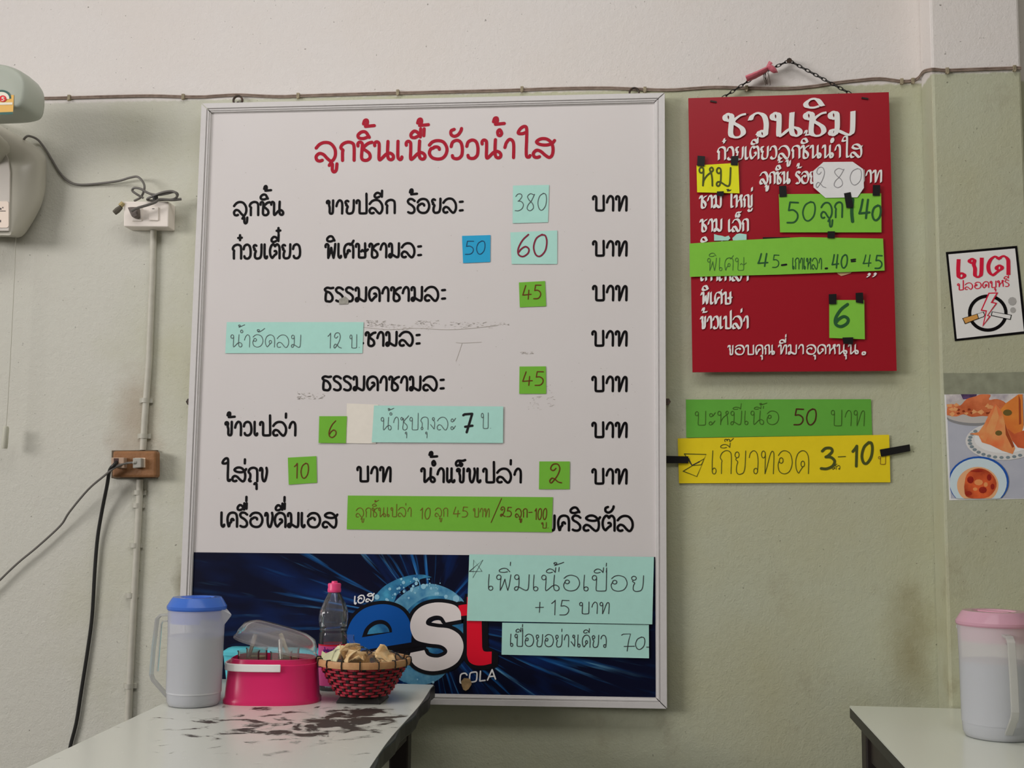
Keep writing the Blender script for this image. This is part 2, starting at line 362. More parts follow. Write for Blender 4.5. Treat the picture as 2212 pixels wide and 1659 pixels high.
# ------------------------------------------------------------------ setting
def plaster(name, zsplit, low, high):
    m = bpy.data.materials.new(name); m.use_nodes = True; nt = m.node_tree; b = nt.nodes['Principled BSDF']; L = nt.links
    N = nt.nodes.new
    g = N('ShaderNodeNewGeometry')
    def noise(scale, detail=4, rough=.55):
        n = N('ShaderNodeTexNoise'); n.inputs['Scale'].default_value = scale; n.inputs['Detail'].default_value = detail; n.inputs['Roughness'].default_value = rough
        L.new(g.outputs['Position'], n.inputs['Vector']); return n
    def rng(src, a, bb, c=0, d=1):
        r = N('ShaderNodeMapRange'); r.inputs[1].default_value = a; r.inputs[2].default_value = bb; r.inputs[3].default_value = c; r.inputs[4].default_value = d
        L.new(src, r.inputs[0]); return r.outputs[0]
    def mix(f, a, bb):
        x = N('ShaderNodeMix'); x.data_type = 'RGBA'
        for s, v in ((0, f), (6, a), (7, bb)):
            if isinstance(v, (int, float)): x.inputs[s].default_value = v
            elif isinstance(v, tuple): x.inputs[s].default_value = (*v, 1)
            else: L.new(v, x.inputs[s])
        return x.outputs[2]
    sep = N('ShaderNodeSeparateXYZ'); L.new(g.outputs['Position'], sep.inputs[0])
    wob = noise(60, 3); ad = N('ShaderNodeMath'); ad.operation = 'MULTIPLY_ADD'; ad.inputs[1].default_value = .012; L.new(wob.outputs['Fac'], ad.inputs[0]); L.new(sep.outputs['Z'], ad.inputs[2])
    up = rng(ad.outputs[0], zsplit+.003, zsplit+.009)
    big = noise(2.3, 5, .6)
    lowc = mix(rng(big.outputs['Fac'], .42, .72, 0, .7), low, tuple(v*f for v, f in zip(low, (.95, .89, .74))))
    grime = noise(5.5, 6, .7)
    lowc = mix(rng(grime.outputs['Fac'], .58, .8, 0, .45), lowc, (.26, .20, .12))
    hic = mix(rng(big.outputs['Fac'], .45, .75, 0, .5), high, tuple(v*f for v, f in zip(high, (.97, .93, .88))))
    pale_left = N('ShaderNodeMath'); pale_left.operation = 'MULTIPLY_ADD'; pale_left.inputs[1].default_value = .9; L.new(big.outputs['Fac'], pale_left.inputs[0]); L.new(sep.outputs['X'], pale_left.inputs[2])
    lowc = mix(rng(pale_left.outputs[0], .15, .75, .8, 0), lowc, (.70, .69, .63))      # low paint mixed paler towards the left end
    c = mix(up, lowc, hic)
    def stain(c, cx, cz, rx, rz, colr, k):
        mp = N('ShaderNodeMapping'); mp.vector_type = 'POINT'; mp.inputs['Location'].default_value = (-cx/rx, 0, -cz/rz); mp.inputs['Scale'].default_value = (1/rx, 0, 1/rz); L.new(g.outputs['Position'], mp.inputs[0])
        ln = N('ShaderNodeVectorMath'); ln.operation = 'LENGTH'; L.new(mp.outputs[0], ln.inputs[0])
        q = N('ShaderNodeMath'); q.operation = 'MULTIPLY_ADD'; q.inputs[1].default_value = 1.4; L.new(grime.outputs['Fac'], q.inputs[0]); L.new(rng(ln.outputs['Value'], 0, 1, .5, -.7), q.inputs[2])
        return mix(rng(q.outputs[0], .45, 1.15, 0, k), c, colr)
    p1, p2, p3 = W(292, 900, YW), W(1965, 1400, YW), W(395, 1270, YW)
    c = stain(c, p1.x, p1.z, .13, .34, (.40, .31, .22), .6)
    c = stain(c, p2.x, p2.z, .12, .26, (.30, .26, .13), .7)
    c = stain(c, p3.x, p3.z, .05, .12, (.20, .17, .10), .8)
    sp = noise(105, 3, .55)          # small chips and specks
    c = mix(rng(sp.outputs['Fac'], .705, .76, 0, .7), c, (.10, .09, .06))
    L.new(c, b.inputs['Base Color']); b.inputs['Roughness'].default_value = .62; b.inputs['Specular IOR Level'].default_value = .25
    n1 = noise(210, 5, .65); n2 = noise(60, 5, .65)
    s = N('ShaderNodeMath'); s.operation = 'MULTIPLY_ADD'; s.inputs[1].default_value = 1.5; L.new(n2.outputs['Fac'], s.inputs[0]); L.new(n1.outputs['Fac'], s.inputs[2])
    bp = N('ShaderNodeBump'); bp.inputs['Strength'].default_value = .32; bp.inputs['Distance'].default_value = .0045
    L.new(s.outputs[0], bp.inputs['Height']); L.new(bp.outputs[0], b.inputs['Normal'])
    return m
GREEN = (.545, .565, .42); CREAM = (.80, .765, .735)
zs = W(1000, 203, YW).z
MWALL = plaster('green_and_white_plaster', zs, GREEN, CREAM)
zp = W(2100, 157, YP).z
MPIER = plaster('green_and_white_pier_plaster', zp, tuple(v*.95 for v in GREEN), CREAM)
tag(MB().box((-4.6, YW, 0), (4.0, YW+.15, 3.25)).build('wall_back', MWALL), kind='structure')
px0 = W(2014, 200, YP).x; px1 = W(2208, 200, YP).x
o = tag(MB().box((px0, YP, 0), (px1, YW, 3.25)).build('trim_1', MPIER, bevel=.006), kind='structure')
tag(MB().box((-5.2, -6.5, -.05), (4.15, YW+.15, 0)).build('floor', mat('grey_floor_tile', (.13,.125,.115), .35, .4, (3, .5, (.09,.085,.08)))), kind='structure')
tag(MB().box((-5.2, -6.5, 3.25), (4.15, YW+.15, 3.3)).build('ceiling', mat('ceiling_white', (.75,.74,.71), .8)), kind='structure')
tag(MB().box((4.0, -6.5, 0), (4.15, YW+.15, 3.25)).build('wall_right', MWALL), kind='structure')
MB().poly([W(a, b, YP-.0012) for a, b in ((2038,806),(2120,806),(2222,803),(2222,850),(2040,852))]).build(
    'residue_patch', mat('grey_glue_residue', C(128,130,112), .5, .3, (40, .8, C(105,108,92))), o)

# ------------------------------------------------------------------ menu board
M_ALU = mat('pale_aluminium', (.74,.72,.71), .42, .5, (90, .25, (.62,.6,.58)))
M_WHITE = mat('white_laminate', (.78,.745,.735), .32, .4, (3, .5, (.74,.70,.68)))
M_BLK = mat('black_vinyl', (.005,.004,.005), .45, .15)
M_RED = mat('red_vinyl', (.46,.008,.03), .45, .2)
board = thing('menu_board', 'large white menu board in an aluminium frame with a blue drink banner', 'menu board', W(900, 1515, 0))
OUT = [(438,226),(1436,203),(1441,1530),(382,1511)]; INN = [(457.8,244.7),(1413,222.8),(1416.5,1506.5),(407,1489)]
def lerp(a, b, t): return (a[0]+(b[0]-a[0])*t, a[1]+(b[1]-a[1])*t)
BSPL = [(418.5,1193),(1415,1203)]          # top edge of the banner
mb = MB(); mb.prism([W(*p, 0) for p in [lerp(OUT[i], INN[i], .85) for i in range(4)]], (0, .012, 0)); mb.build('panel', M_WHITE, board)
for k in range(4):
    a, b, c, d = OUT[k], OUT[(k+1) % 4], INN[(k+1) % 4], INN[k]
    g = .0012
    a, b = lerp(a, b, g), lerp(b, a, g); d, c = lerp(d, c, g), lerp(c, d, g)
    rows = [(0, .026), (0, -.009), (.03, -.011), (.57, -.011), (.60, -.006), (.66, -.006), (.69, -.009), (.80, -.009), (.83, -.006), (.95, -.006), (1, .0)]
    ra = [W(*lerp(a, d, t), 0)+Vector((0, y, 0)) for t, y in rows]; rb = [W(*lerp(b, c, t), 0)+Vector((0, y, 0)) for t, y in rows]
    MB().loft([ra, rb], True, True, False).build('frame_rail', M_ALU, board)
# mounting hardware on the edges
M_RUST = mat('rusty_steel', (.045,.04,.035), .6, .5, (200, .8, (.12,.06,.03)), metal=.3)
for a, b in ((410,868),(1441,868)):
    m = MB(); p = W(a, b, -.002)
    m.tube([p, p+Vector((0, .03, 0))], .006, 10); m.tube([p+Vector((0, -.004, 0)), p+Vector((0, .002, 0))], .009, 6)
    m.build('mounting_bolt', M_RUST, board, True)
for a, b in ((514,214),(1370,197)):
    m = MB(); p = W(a, b, .016)
    ring = [p+Vector((.012*math.cos(t), 0, .012*math.sin(t)-.004)) for t in [math.radians(q) for q in range(-70, 251, 20)]]
    m.tube(ring, .003, 6); m.tube([p+Vector((0, 0, -.01)), p+Vector((0, .014, -.01))], .004, 6); m.build('hanging_hook', M_RUST, board, True)
# lettering
PB = plane_place(0, .0006)
def lettering(lines, material, label=None, w=None, parent=board, place=PB, name='lettering', **kw):
    for ln in lines:
        t, x0, x1, y0, y1, xh, lw = ln
        m = MB(); write(m, t, x0, x1, y0, y1, xh, lw, place, **kw)
        o = m.build(name, material, parent)
        if label: o['label'] = label
    return o
lettering([('ลูกชิ้นเนื้อวัวน้ำใส', 682, 1197, 347.5, 339, 39.5, 7.0)], M_RED, 'red brush heading lettering')
bx = [(454.6),(552),(648.5),(746.4),(844.7),(943.9),(1044.4)]
rows = [
 [('ลูกชิ้น', 505, 612, 465, 464, 28.5, 5.2), ('ขายปลีก', 706, 853, 461.5, 460, 28.5, 5.2), ('ร้อยละ', 880, 1002, 460, 458.5, 30, 5.2)],
 [('ก๋วยเตี๋ยว', 502, 649, 558.5, 557.5, 30, 5.2), ('พิเศษชามละ', 703, 912, 557, 555, 30, 5.2)],
 [('ธรรมดาชามละ', 700, 964, 651, 649, 29.5, 5.3)],
 [('ชามละ', 790, 909, 747, 746, 29.5, 5.3)],
 [('ธรรมดาชามละ', 695, 961, 842.5, 843, 29.5, 5.3)],
 [('ข้าวเปล่า', 487, 639, 940, 940.5, 29, 5.3)],
 [('ใส่ถุง', 480, 576, 1039, 1039.5, 29, 5.3), ('บาท', 772, 844, 1039.5, 1039.8, 31, 5.3), ('น้ำแข็งเปล่า', 910, 1126, 1041, 1042, 29.5, 5.3)],
 [('เครื่องดื่มเอส', 477, 728, 1137.5, 1139, 30.5, 5.3), ('มคริสตัล', 1172, 1369, 1145.5, 1146.5, 32, 5.3)]]
for i, r in enumerate(rows):
    if i < 7: r.append(('บาท', 1281 if i < 3 else 1279.5, 1354, bx[i], bx[i], 31, 5.3))
    if i == 3: r.append(('.', 782, 786, 742, 742, 30, 5))
    lettering(r, M_BLK)
# wear marks on the white laminate
M_SCUFF = mat('grey_glue_scuff', (.50,.46,.42), .7, .2)
m = MB()
Z5 = zr(960, 670, 4.254); Z4 = zr(460, 670, 3.687)
for x0, y0, x1, y1, k in ((790,692,830,705,60),(820,700,940,712,60),(893,692,950,700,40),(960,695,1070,710,60),(1075,697,1100,702,10),(640,848,700,862,60),(1140,855,1165,885,25),(1180,830,1195,880,18),(1120,760,1150,765,20)):
    for _ in range(k):
        a, b = random.uniform(x0, x1), random.uniform(y0, y1); l = random.uniform(1, 7); h = random.uniform(.4, 1.2); s = random.uniform(-.3, .3)
        m.poly([W(a+dx, b+dy, -.0004) for dx, dy in ((0, 0), (l, s*l), (l*.8, s*l+h), (l*.1, h))])
for _ in range(150):
    a, b = random.uniform(470, 1400), random.uniform(260, 1180); h = random.uniform(.4, 1.1)
    m.poly([W(a+dx*h, b+dy*h, -.0004) for dx, dy in ((-1, 0), (0, -.8), (1.2, .2), (.1, .8))])
for pts in (((785,707),(840,712),(900,709),(960,712),(1010,710),(1075,703)), ((985,740),(1000,741),(1040,739)), ((985,780),(992,760),(998,742))):
    ribbon(m, cr(pts), .5, plane_place(0, .0004))
m.build('scuff_marks', M_SCUFF, board)
# --- drink banner
def banner_mat():
    m = bpy.data.materials.new('blue_burst_print'); m.use_nodes = True; nt = m.node_tree; L = nt.links; N = nt.nodes.new; b = nt.nodes['Principled BSDF']
    c0 = W(930, 1345, 0)
    g = N('ShaderNodeNewGeometry'); s = N('ShaderNodeVectorMath'); s.operation = 'SUBTRACT'; s.inputs[1].default_value = c0
    L.new(g.outputs['Position'], s.inputs[0]); x = N('ShaderNodeSeparateXYZ'); L.new(s.outputs[0], x.inputs[0])
    def math_(op, a, bb=None, c=None):
        n = N('ShaderNodeMath'); n.operation = op
        for i, v in enumerate((a, bb, c)):
            if v is None: continue
            if isinstance(v, (int, float)): n.inputs[i].default_value = v
            else: L.new(v, n.inputs[i])
        return n.outputs[0]
    zz = math_('MULTIPLY', x.outputs['Z'], 1.25)
    ang = math_('ARCTAN2', zz, x.outputs['X'])
    rad = math_('POWER', math_('ADD', math_('POWER', x.outputs['X'], 2.0), math_('POWER', zz, 2.0)), .5)
    sa = math_('SINE', ang); ca = math_('COSINE', ang)
    def ray(fa, fr, seed, lo, hi):
        cb = N('ShaderNodeCombineXYZ'); L.new(math_('MULTIPLY_ADD', sa, fa, seed), cb.inputs[0]); L.new(math_('MULTIPLY', ca, fa), cb.inputs[1]); L.new(math_('MULTIPLY', rad, fr), cb.inputs[2])
        n = N('ShaderNodeTexNoise'); n.inputs['Scale'].default_value = 1; n.inputs['Detail'].default_value = 3; L.new(cb.outputs[0], n.inputs['Vector'])
        r = N('ShaderNodeMapRange'); r.inputs[1].default_value = lo; r.inputs[2].default_value = hi; L.new(n.outputs['Fac'], r.inputs[0]); return r.outputs[0]
    broad = ray(4.5, 4, 3.0, .50, .74); fine = ray(18, 4, 9.0, .56, .72); thin = ray(38, 6, 1.0, .56, .68)
    near = N('ShaderNodeMapRange'); near.inputs[1].default_value = .52; near.inputs[2].default_value = .12; near.inputs[3].default_value = .12; L.new(rad, near.inputs[0])
    def mix(f, a, bb):
        q = N('ShaderNodeMix'); q.data_type = 'RGBA'; L.new(f, q.inputs[0])
        for i, v in ((6, a), (7, bb)):
            if isinstance(v, tuple): q.inputs[i].default_value = (*v, 1)
            else: L.new(v, q.inputs[i])
        return q.outputs[2]
    col = mix(math_('MULTIPLY', broad, math_('MULTIPLY_ADD', near.outputs[0], .7, .2)), (.0025, .004, .022), (.004, .035, .19))
    col = mix(math_('MULTIPLY', fine, near.outputs[0]), col, (.015, .16, .50))
    col = mix(math_('MULTIPLY', math_('MULTIPLY', thin, fine), near.outputs[0]), col, (.25, .62, .85))
    L.new(col, b.inputs['Base Color']); b.inputs['Roughness'].default_value = .3; b.inputs['Specular IOR Level'].default_value = .35
    return m
M_BURST = banner_mat()
banner = MB().poly([W(*p, -.0008) for p in (BSPL[0], BSPL[1], INN[2], INN[3])]).build('drink_banner', M_BURST, board)
banner['label'] = 'dark blue drink advertisement printed with light streaks'
Z3 = zr(660, 1230, 5.027)
def flat(name, polys, material, y, parent, zf=Z3):
    m = MB()
    for i, pl in enumerate(polys): m.poly([W(*zf(*q), -y-i*2e-5) for q in pl])
    return m.build(name, material, parent)
def ell(cx, cy, rx, ry, n=36, a0=0, a1=360): return [(cx+rx*math.cos(math.radians(a0+(a1-a0)*i/n)), cy+ry*math.sin(math.radians(a0+(a1-a0)*i/n))) for i in range(n)]
M_TEAL1 = mat('teal_bubble_print', C(25,75,120), .35, .3, (30, .8, C(70,150,180)))
M_TEAL2 = mat('light_teal_bubble_print', C(45,105,145), .35, .3, (26, .8, C(120,175,190)))
crescent = cr([(690,380),(760,280),(860,180),(1000,105),(1150,62),(1280,58),(1372,85)], 5)+cr([(1372,85),(1250,105),(1110,180),(1000,270),(940,380),(800,420)], 5)[1:]
inner = cr([(930,400),(1000,320),(1110,235),(1250,170),(1400,160),(1560,215),(1680,300),(1722,352)], 5)+[(1600,430),(1000,480)]
innerd = cr([(1090,480),(1130,420),(1230,340),(1350,290),(1500,290)], 5)+[(1560,430),(1200,520)]
flat('bubble_ring', [crescent], M_TEAL1, .0011, banner)
flat('bubble_ring', [inner, ell(1230,1010,330,245)], M_TEAL2, .0013, banner)
flat('bubble_ring', [innerd, ell(815,690,200,130), ell(1480,900,140,80), ell(1660,650,80,80), ell(1230,850,60,40)], M_TEAL1, .0015, banner)
dm = MB()
for _ in range(34):
    u = random.random(); a = math.radians(random.uniform(205, 312)); rr = random.choice((.97, .95, .83))
    cx, cy = 1230+420*rr*math.cos(a)+random.uniform(-40, 40)*.6, 480+375*rr*math.sin(a)+random.uniform(-30, 50)
    q = random.choice((5, 6, 7, 9, 14, 18)); dm.poly([W(*Z3(*e), -.0017-_*3e-6) for e in ell(cx, cy, q, q*1.1, 12)])
for cx, cy, q in ((1040,105,13),(915,212,16),(998,210,12),(775,300,28),(1280,185,28),(1415,262,14),(1525,295,20),(1635,318,36),(885,330,14),(1120,310,12),(830,620,11),(690,690,9),(1215,1195,9),(1385,1225,14),(1150,230,14),(1190,255,10)):
    dm.poly([W(*Z3(*e), -.0018) for e in ell(cx, cy, q, q*1.05, 14)])
dm.build('droplets', mat('pale_droplet_print', C(125,170,190), .35, .3), banner)
M_INK = mat('black_logo_outline', (.006,.006,.01), .35, .3)
E_OUT = cr([(1148,792),(1150,640),(1110,520),(1030,430),(900,382),(760,385),(620,435),(510,540),(450,680),(450,830),(510,970),(620,1060),(780,1105),(930,1090),(1050,1030),(1120,935)], 5)
E_TAIL = [(930,935),(610,945),(610,880)]
E_EYE = cr([(612,738),(650,640),(730,568),(820,548),(890,575),(930,630),(940,682)], 5)
E_HOLE = cr([(668,706),(700,645),(770,600),(845,596),(895,635),(912,680)], 5)
S_OUT = cr([(1690,546),(1680,455),(1610,385),(1440,358),(1290,388),(1190,462),(1140,570),(1145,670),(1200,765),(1330,803),(1470,822),(1535,872),(1525,920),(1450,955),(1370,952),(1315,925),(1290,876)], 5)+cr([(1140,906),(1132,950),(1180,1035),(1280,1090),(1400,1105),(1540,1075),(1650,1005),(1705,900),(1712,800),(1665,705),(1560,643),(1430,628),(1330,608),(1307,575),(1335,530),(1410,502),(1480,515),(1523,576)], 5)
T_OUT = [(1660,392),(1700,384),(1752,378),(1752,300),(1900,290),(1905,430),(1990,425),(1990,520),(1912,530),(1918,842)]+cr([(1918,842),(1930,880),(1960,893),(2022,892)], 4)[1:]+[(2020,1022)]+cr([(2020,1022),(1930,1042),(1840,1038),(1775,1000),(1752,930)], 4)[1:]+[(1752,560),(1752,500),(1672,508)]
pl = lambda y: (lambda a, b, lift: W(a, b, -y-lift))
om = MB()
def outl(pts, w, y):
    q = [Z3(*p) for p in pts]; q.append(q[0]); ribbon(om, q, w/2, pl(y), caps=True)
outl(E_OUT+E_TAIL, 15, .0020); outl(S_OUT, 16, .0024); outl(T_OUT, 16, .0024)
om.poly([W(*Z3(*p), -.0019) for p in [(605,880),(1300,760),(1310,850),(930,930),(620,950)]])
for d in range(1, 5): ribbon(om, [Z3(a+10*d, b+5*d) for a, b in T_OUT+T_OUT[:1]], 6, pl(.0021)); 
om.build('logo_outline', M_INK, banner)
flat('logo_letter', [E_OUT+[(1120,935),(930,935),(935,925),(610,950),(610,880)]], mat('royal_blue_print', C(10,70,140), .35, .3), .0026, banner)
flat('letter_eye', [E_EYE], M_INK, .0028, banner); flat('letter_eye', [E_HOLE], M_TEAL1, .0030, banner)
flat('logo_band', [[(605,930),(605,880),(1150,792),(1300,768),(1300,830)]], M_INK, .0029, banner)
flat('logo_letter', [S_OUT], mat('white_print', C(205,192,190), .35, .3), .0031, banner)
flat('letter_eye', [cr([(1353,596),(1380,566),(1425,552),(1470,560),(1500,608)], 4)], mat('white_print', (1,1,1)), .0027, banner)
flat('logo_letter', [T_OUT], mat('bright_red_print', C(205,15,40), .35, .3), .0030, banner)
def skew(zf, x0, x1, ya, yb): return None
M_SILVER = mat('silver_print', C(205,208,215), .35, .3)
m = MB(); write(m, 'COLA', *(Z3(1670,0)[0], Z3(2065,0)[0]), Z3(0,1240)[1], Z3(0,1190)[1], 21, 3.2, pl(.0031), slant=.06); m.build('lettering', M_SILVER, banner)
m = MB(); write(m, 'เอส', Z3(528,0)[0], Z3(738,0)[0], Z3(0,378)[1], Z3(0,338)[1], 16.5, 3.0, pl(.0031), smooth=False, slant=.06); m.build('lettering', M_SILVER, banner)

# ------------------------------------------------------------------ paper notes
def paper_mat(name, rgb, k=.62): return mat(name, C(*rgb, k), .75, .15, (60, .35, tuple(v*.9 for v in C(*rgb, k))), (35, .12))
P_CYAN = paper_mat('pale_cyan_paper', (150,192,182)); P_GREEN = paper_mat('leaf_green_paper', (100,158,52)); P_BLUE = paper_mat('strong_blue_paper', (42,142,182))
P_LIME = paper_mat('lime_green_paper', (112,170,58)); P_YEL = paper_mat('yellow_paper', (228,200,36)); P_GOLD = paper_mat('golden_yellow_paper', (214,178,28)); P_WHITE = paper_mat('white_paper', (212,208,212)); P_CREAM = paper_mat('cream_paper', (205,194,184))
def ink(name, rgb): return mat(name, C(*rgb, .7), .5, .3)
I_GREY = ink('grey_pen', (72,78,80)); I_BROWN = ink('brown_pen', (96,42,16)); I_DK = ink('dark_pen', (48,46,50)); I_MAROON = ink('maroon_marker', (118,28,52))
I_GREEN = ink('green_marker', (34,80,44)); I_OLIVE = ink('olive_marker', (66,72,28)); I_BLACK = ink('black_marker', (22,22,24)); I_OCHRE = ink('ochre_pencil', (112,74,28)); I_FAINT = ink('faint_green_pencil', (62,102,48)); I_NAVY = ink('navy_pen', (28,58,92)); I_SIL = ink('silver_pencil', (128,126,130))
def note(name, label, cat, pts, y, material, writing, zf, curl=.0008, group=None, mk=.7):
    """sheet of paper stuck on plane y; writing = list of (text,x0,x1,y0,y1,xh,w,ink)"""
    P = [zf(*p) for p in pts]
    ph = [random.uniform(0, 6.28) for _ in range(4)]
    xs = [p[0] for p in P]; ys = [p[1] for p in P]; xa, xb, ya, yb = min(xs), max(xs), min(ys), max(ys)
    def lift(px, py):
        u = (px-xa)/(xb-xa+1e-6); v = (py-ya)/(yb-ya+1e-6)
        e = .5+.5*math.sin(5*u+ph[0])*math.sin(3.2*v+ph[1])+.35*math.sin(11*u+ph[2]+2*v)
        edge = max(0, abs(u-.5)*2-.86)/.14; edge2 = max(0, abs(v-.5)*2-.8)/.2
        return .0005+curl*max(0, .5*e+.22*edge*(.5+.5*math.sin(4*v+ph[3]))+.2*edge2*(.5+.5*math.sin(6*u+ph[1])))
    m = MB()
    if len(P) == 4:
        nx = max(4, min(26, int((xb-xa)/14))); ny = max(4, min(12, int((yb-ya)/12)))
        vs_ = []
        for j in range(ny+1):
            for i in range(nx+1):
                a = lerp(lerp(P[0], P[1], i/nx), lerp(P[3], P[2], i/nx), j/ny); vs_.append(W(a[0], a[1], y-lift(*a)))
        m.add(vs_, [(j*(nx+1)+i, j*(nx+1)+i+1, (j+1)*(nx+1)+i+1, (j+1)*(nx+1)+i) for j in range(ny) for i in range(nx)])
    else:
        c = (sum(xs)/len(xs), sum(ys)/len(ys)); n = len(P); rings = [[lerp(c, p, t) for p in P] for t in (.01, .35, .7, 1)]
        m.loft([[W(a[0], a[1], y-lift(*a)) for a in r] for r in rings], True, False)
    o = m.build(name, material, None, True, angle=80)
    tag(o, label, cat, group)
    # drawn strokes of one ink make one part, every written word its own
    by = {}
    for i, wr in enumerate(writing): by.setdefault(wr[-1].name+(str(i) if isinstance(wr[0], str) else ''), []).append(wr)
    for k, ws in by.items():
        m = MB()
        for wr in ws:
            pf = lambda a, b, l: W(a, b, y-lift(a, b)-.0007-l)
            if isinstance(wr[0], str):
                t, x0, x1, y0, y1, xh, lw, _ = wr
                a0 = zf(x0, y0); a1 = zf(x1, y1); s_ = zf(0, 1)[1]-zf(0, 0)[1]
                write(m, t, a0[0], a1[0], a0[1], a1[1], xh*s_, lw, pf, loop=True, jit=.012, slant=.03, mk=mk)
            else:
                ribbon(m, cr([zf(*p) for p in wr[0]], 4) if wr[1] else [zf(*p) for p in wr[0]], wr[2]/2, pf)
        m.build('handwriting', ws[0][-1], o)
    return o
YB = -.0010
Za = zr(960, 380, 4.424)
note('price_note', 'pale cyan paper square on the board reading 380', 'paper note', [(655,92),(1000,86),(990,443),(652,452)], YB, P_CYAN, [('380', 672, 978, 330, 325, 160, 1.5, I_GREY)], Za)
note('price_note', 'strong blue paper square on the board reading 50', 'paper note', [(168,573),(440,565),(438,822),(178,833)], YB, P_BLUE, [('50', 195, 392, 748, 742, 125, 1.6, I_NAVY)], Za)
note('price_note', 'pale cyan paper oblong on the board reading 60 in thick maroon', 'paper note', [(630,540),(1078,521),(1078,842),(643,842)], YB, P_CYAN, [('60', 692, 985, 768, 762, 205, 3.4, I_MAROON)], Za)
note('price_note', 'green paper square reading 45, the upper one, right of the third menu line', 'paper note', [(712,1018),(962,1004),(972,1245),(720,1255)], YB, P_GREEN, [('45', 745, 920, 1178, 1172, 130, 2.2, I_BROWN)], Za)
note('drink_price_note', 'long pale cyan paper strip at the board\'s left, pencilled words then 12', 'paper note', [(110,95),(1200,95),(1190,343),(98,343)], YB, P_CYAN,
     [('น้ำอัดลม', 140, 700, 293, 295, 98, 1.2, I_GREY), ('12', 910, 1022, 303, 303, 120, 1.3, I_GREY), ('บ.', 1088, 1172, 300, 300, 105, 1.2, I_GREY)], Z4)
note('price_note', 'green paper square reading 45, the lower one, right of the fifth menu line', 'paper note', [(690,518),(932,516),(935,768),(687,768)], YB, P_GREEN, [('45', 715, 908, 692, 688, 125, 2.2, I_BROWN)], Z5)
Z6 = zr(440, 870, 3.687)
note('paper_patch', 'blank creamy paper patch between the green 6 square and the soup strip', 'paper patch', [(1140,5),(1390,15),(1372,325),(1132,322)], YB, P_CREAM, [], Z6)
note('price_note', 'green paper square on the white board reading 6', 'paper note', [(920,107),(1140,107),(1132,322),(915,320)], YB-.0016, P_GREEN, [('6', 990, 1053, 275, 275, 130, 2.2, I_BROWN)], Z6)
S6 = lambda a, b: ((a-440)*3.687, (b-870)*3.687)
note('soup_price_note', 'pale cyan paper strip on the board with pencilled words and a heavy black 7', 'paper note', [S6(808,876), S6(1087,878), S6(1086.5,957), S6(803,955.5)], YB-.0016, P_CYAN,
     [('น้ำซุปถุงละ', 1410, 2005, 215, 213, 100, 1.2, I_GREY), ('7', 2062, 2140, 235, 235, 148, 5, I_BLACK), ('บ.', *[S6(1039, 0)[0], S6(1062, 0)[0]], 205, 205, 122, 1.2, I_GREY)], Z6, .0008, None, .6)
note('price_note', 'green paper square on the board reading 10', 'paper note', [(670,437),(897,425),(902,637),(677,652)], YB, P_GREEN, [('10', 718, 835, 600, 598, 118, 2.2, I_BROWN)], Z6)
note('price_note', 'green paper square on the board reading a curly 2', 'paper note', [(872,1390),(1152,1390),(1150,1645),(868,1645)], YB, P_GREEN, [('2', 960, 1072, 1590, 1588, 172, 2.4, I_BROWN)], Z5)
Z7 = zr(740, 960, 3.352)
note('meatball_price_note', 'long green paper strip across the last line of the board with faint brown writing', 'paper note', [(38,370),(1523,382),(1515,636),(30,615)], YB, P_GREEN,
     [('ลูกชิ้นเปล่า', 95, 497, 525, 522, 66, 1.3, I_OCHRE), ('10', 560, 635, 540, 538, 80, 1.4, I_OCHRE), ('ลูก', 668, 760, 522, 522, 62, 1.3, I_OCHRE), ('45', 800, 905, 525, 525, 72, 1.4, I_OCHRE), ('บาท', 945, 1062, 525, 525, 62, 1.3, I_OCHRE),
      ([(1075,565),(1150,392)], 0, 1.6, I_BROWN), ('25', 1140, 1222, 522, 522, 68, 1.7, I_BROWN), ('ลูก', 1250, 1335, 527, 527, 62, 1.8, I_BROWN), ([(1348,492),(1372,490)], 0, 1.8, I_BROWN), ('100', 1390, 1478, 545, 543, 80, 1.8, I_BROWN), ('บ.', 1440, 1492, 605, 605, 40, 1.4, I_BROWN)], Z7)
Z8 = zr(980, 1190, 4.739)
note('extra_beef_note', 'big pale cyan paper sheet over the blue banner with a star and +15', 'paper note', [(160,35),(2050,62),(2033,752),(135,715)], -.0060, P_CYAN,
     [('เพิ่มเนื้อเปื่อย', 345, 1945, 402, 414, 160, 1.6, I_DK), ('+', 833, 920, 635, 635, 115, 1.6, I_DK), ('15', 995, 1180, 655, 655, 150, 1.6, I_DK), ('บาท', 1285, 1590, 643, 643, 118, 1.6, I_DK),
      ([(160,210),(290,210),(205,92),(195,275),(298,92),(160,210)], 0, 1.5, I_DK)], Z8, .002)
note('tender_beef_note', 'smaller pale cyan paper sheet over the blue banner reading 70', 'paper note', [(497,735),(1998,757),(2000,1100),(490,1062)], -.0042, P_CYAN,
     [('เปื่อยอย่างเดียว', 575, 1563, 975, 988, 125, 1.6, I_DK), ([(1718,862),(1735,852),(1810,850),(1790,920),(1775,1025)], 0, 1.6, I_DK), ([(1745,978),(1850,975)], 0, 1.6, I_DK), ('0', 1855, 1960, 1008, 1005, 125, 1.6, I_DK), ([(1975,985),(1998,985)], 0, 1.6, I_DK)], Z8, .0015)
def bit(name, label, cat, pts, y, material, zf, group=None, th=.0006):
    o = MB().prism([W(*zf(*p), y) for p in pts], (0, -th, 0)).build(name, material); return tag(o, label, cat, group)
Zb = zr(460, 380, 3.687)
bit('tape_scrap', 'small grey tape scrap on the third menu line of the board', 'tape', [(1003,980),(1030,972),(1052,960),(1080,985),(1078,1020),(1006,1024)], YB, mat('grey_tape', C(140,138,130), .4, .4, (120,.8,C(110,108,100))), Zb)
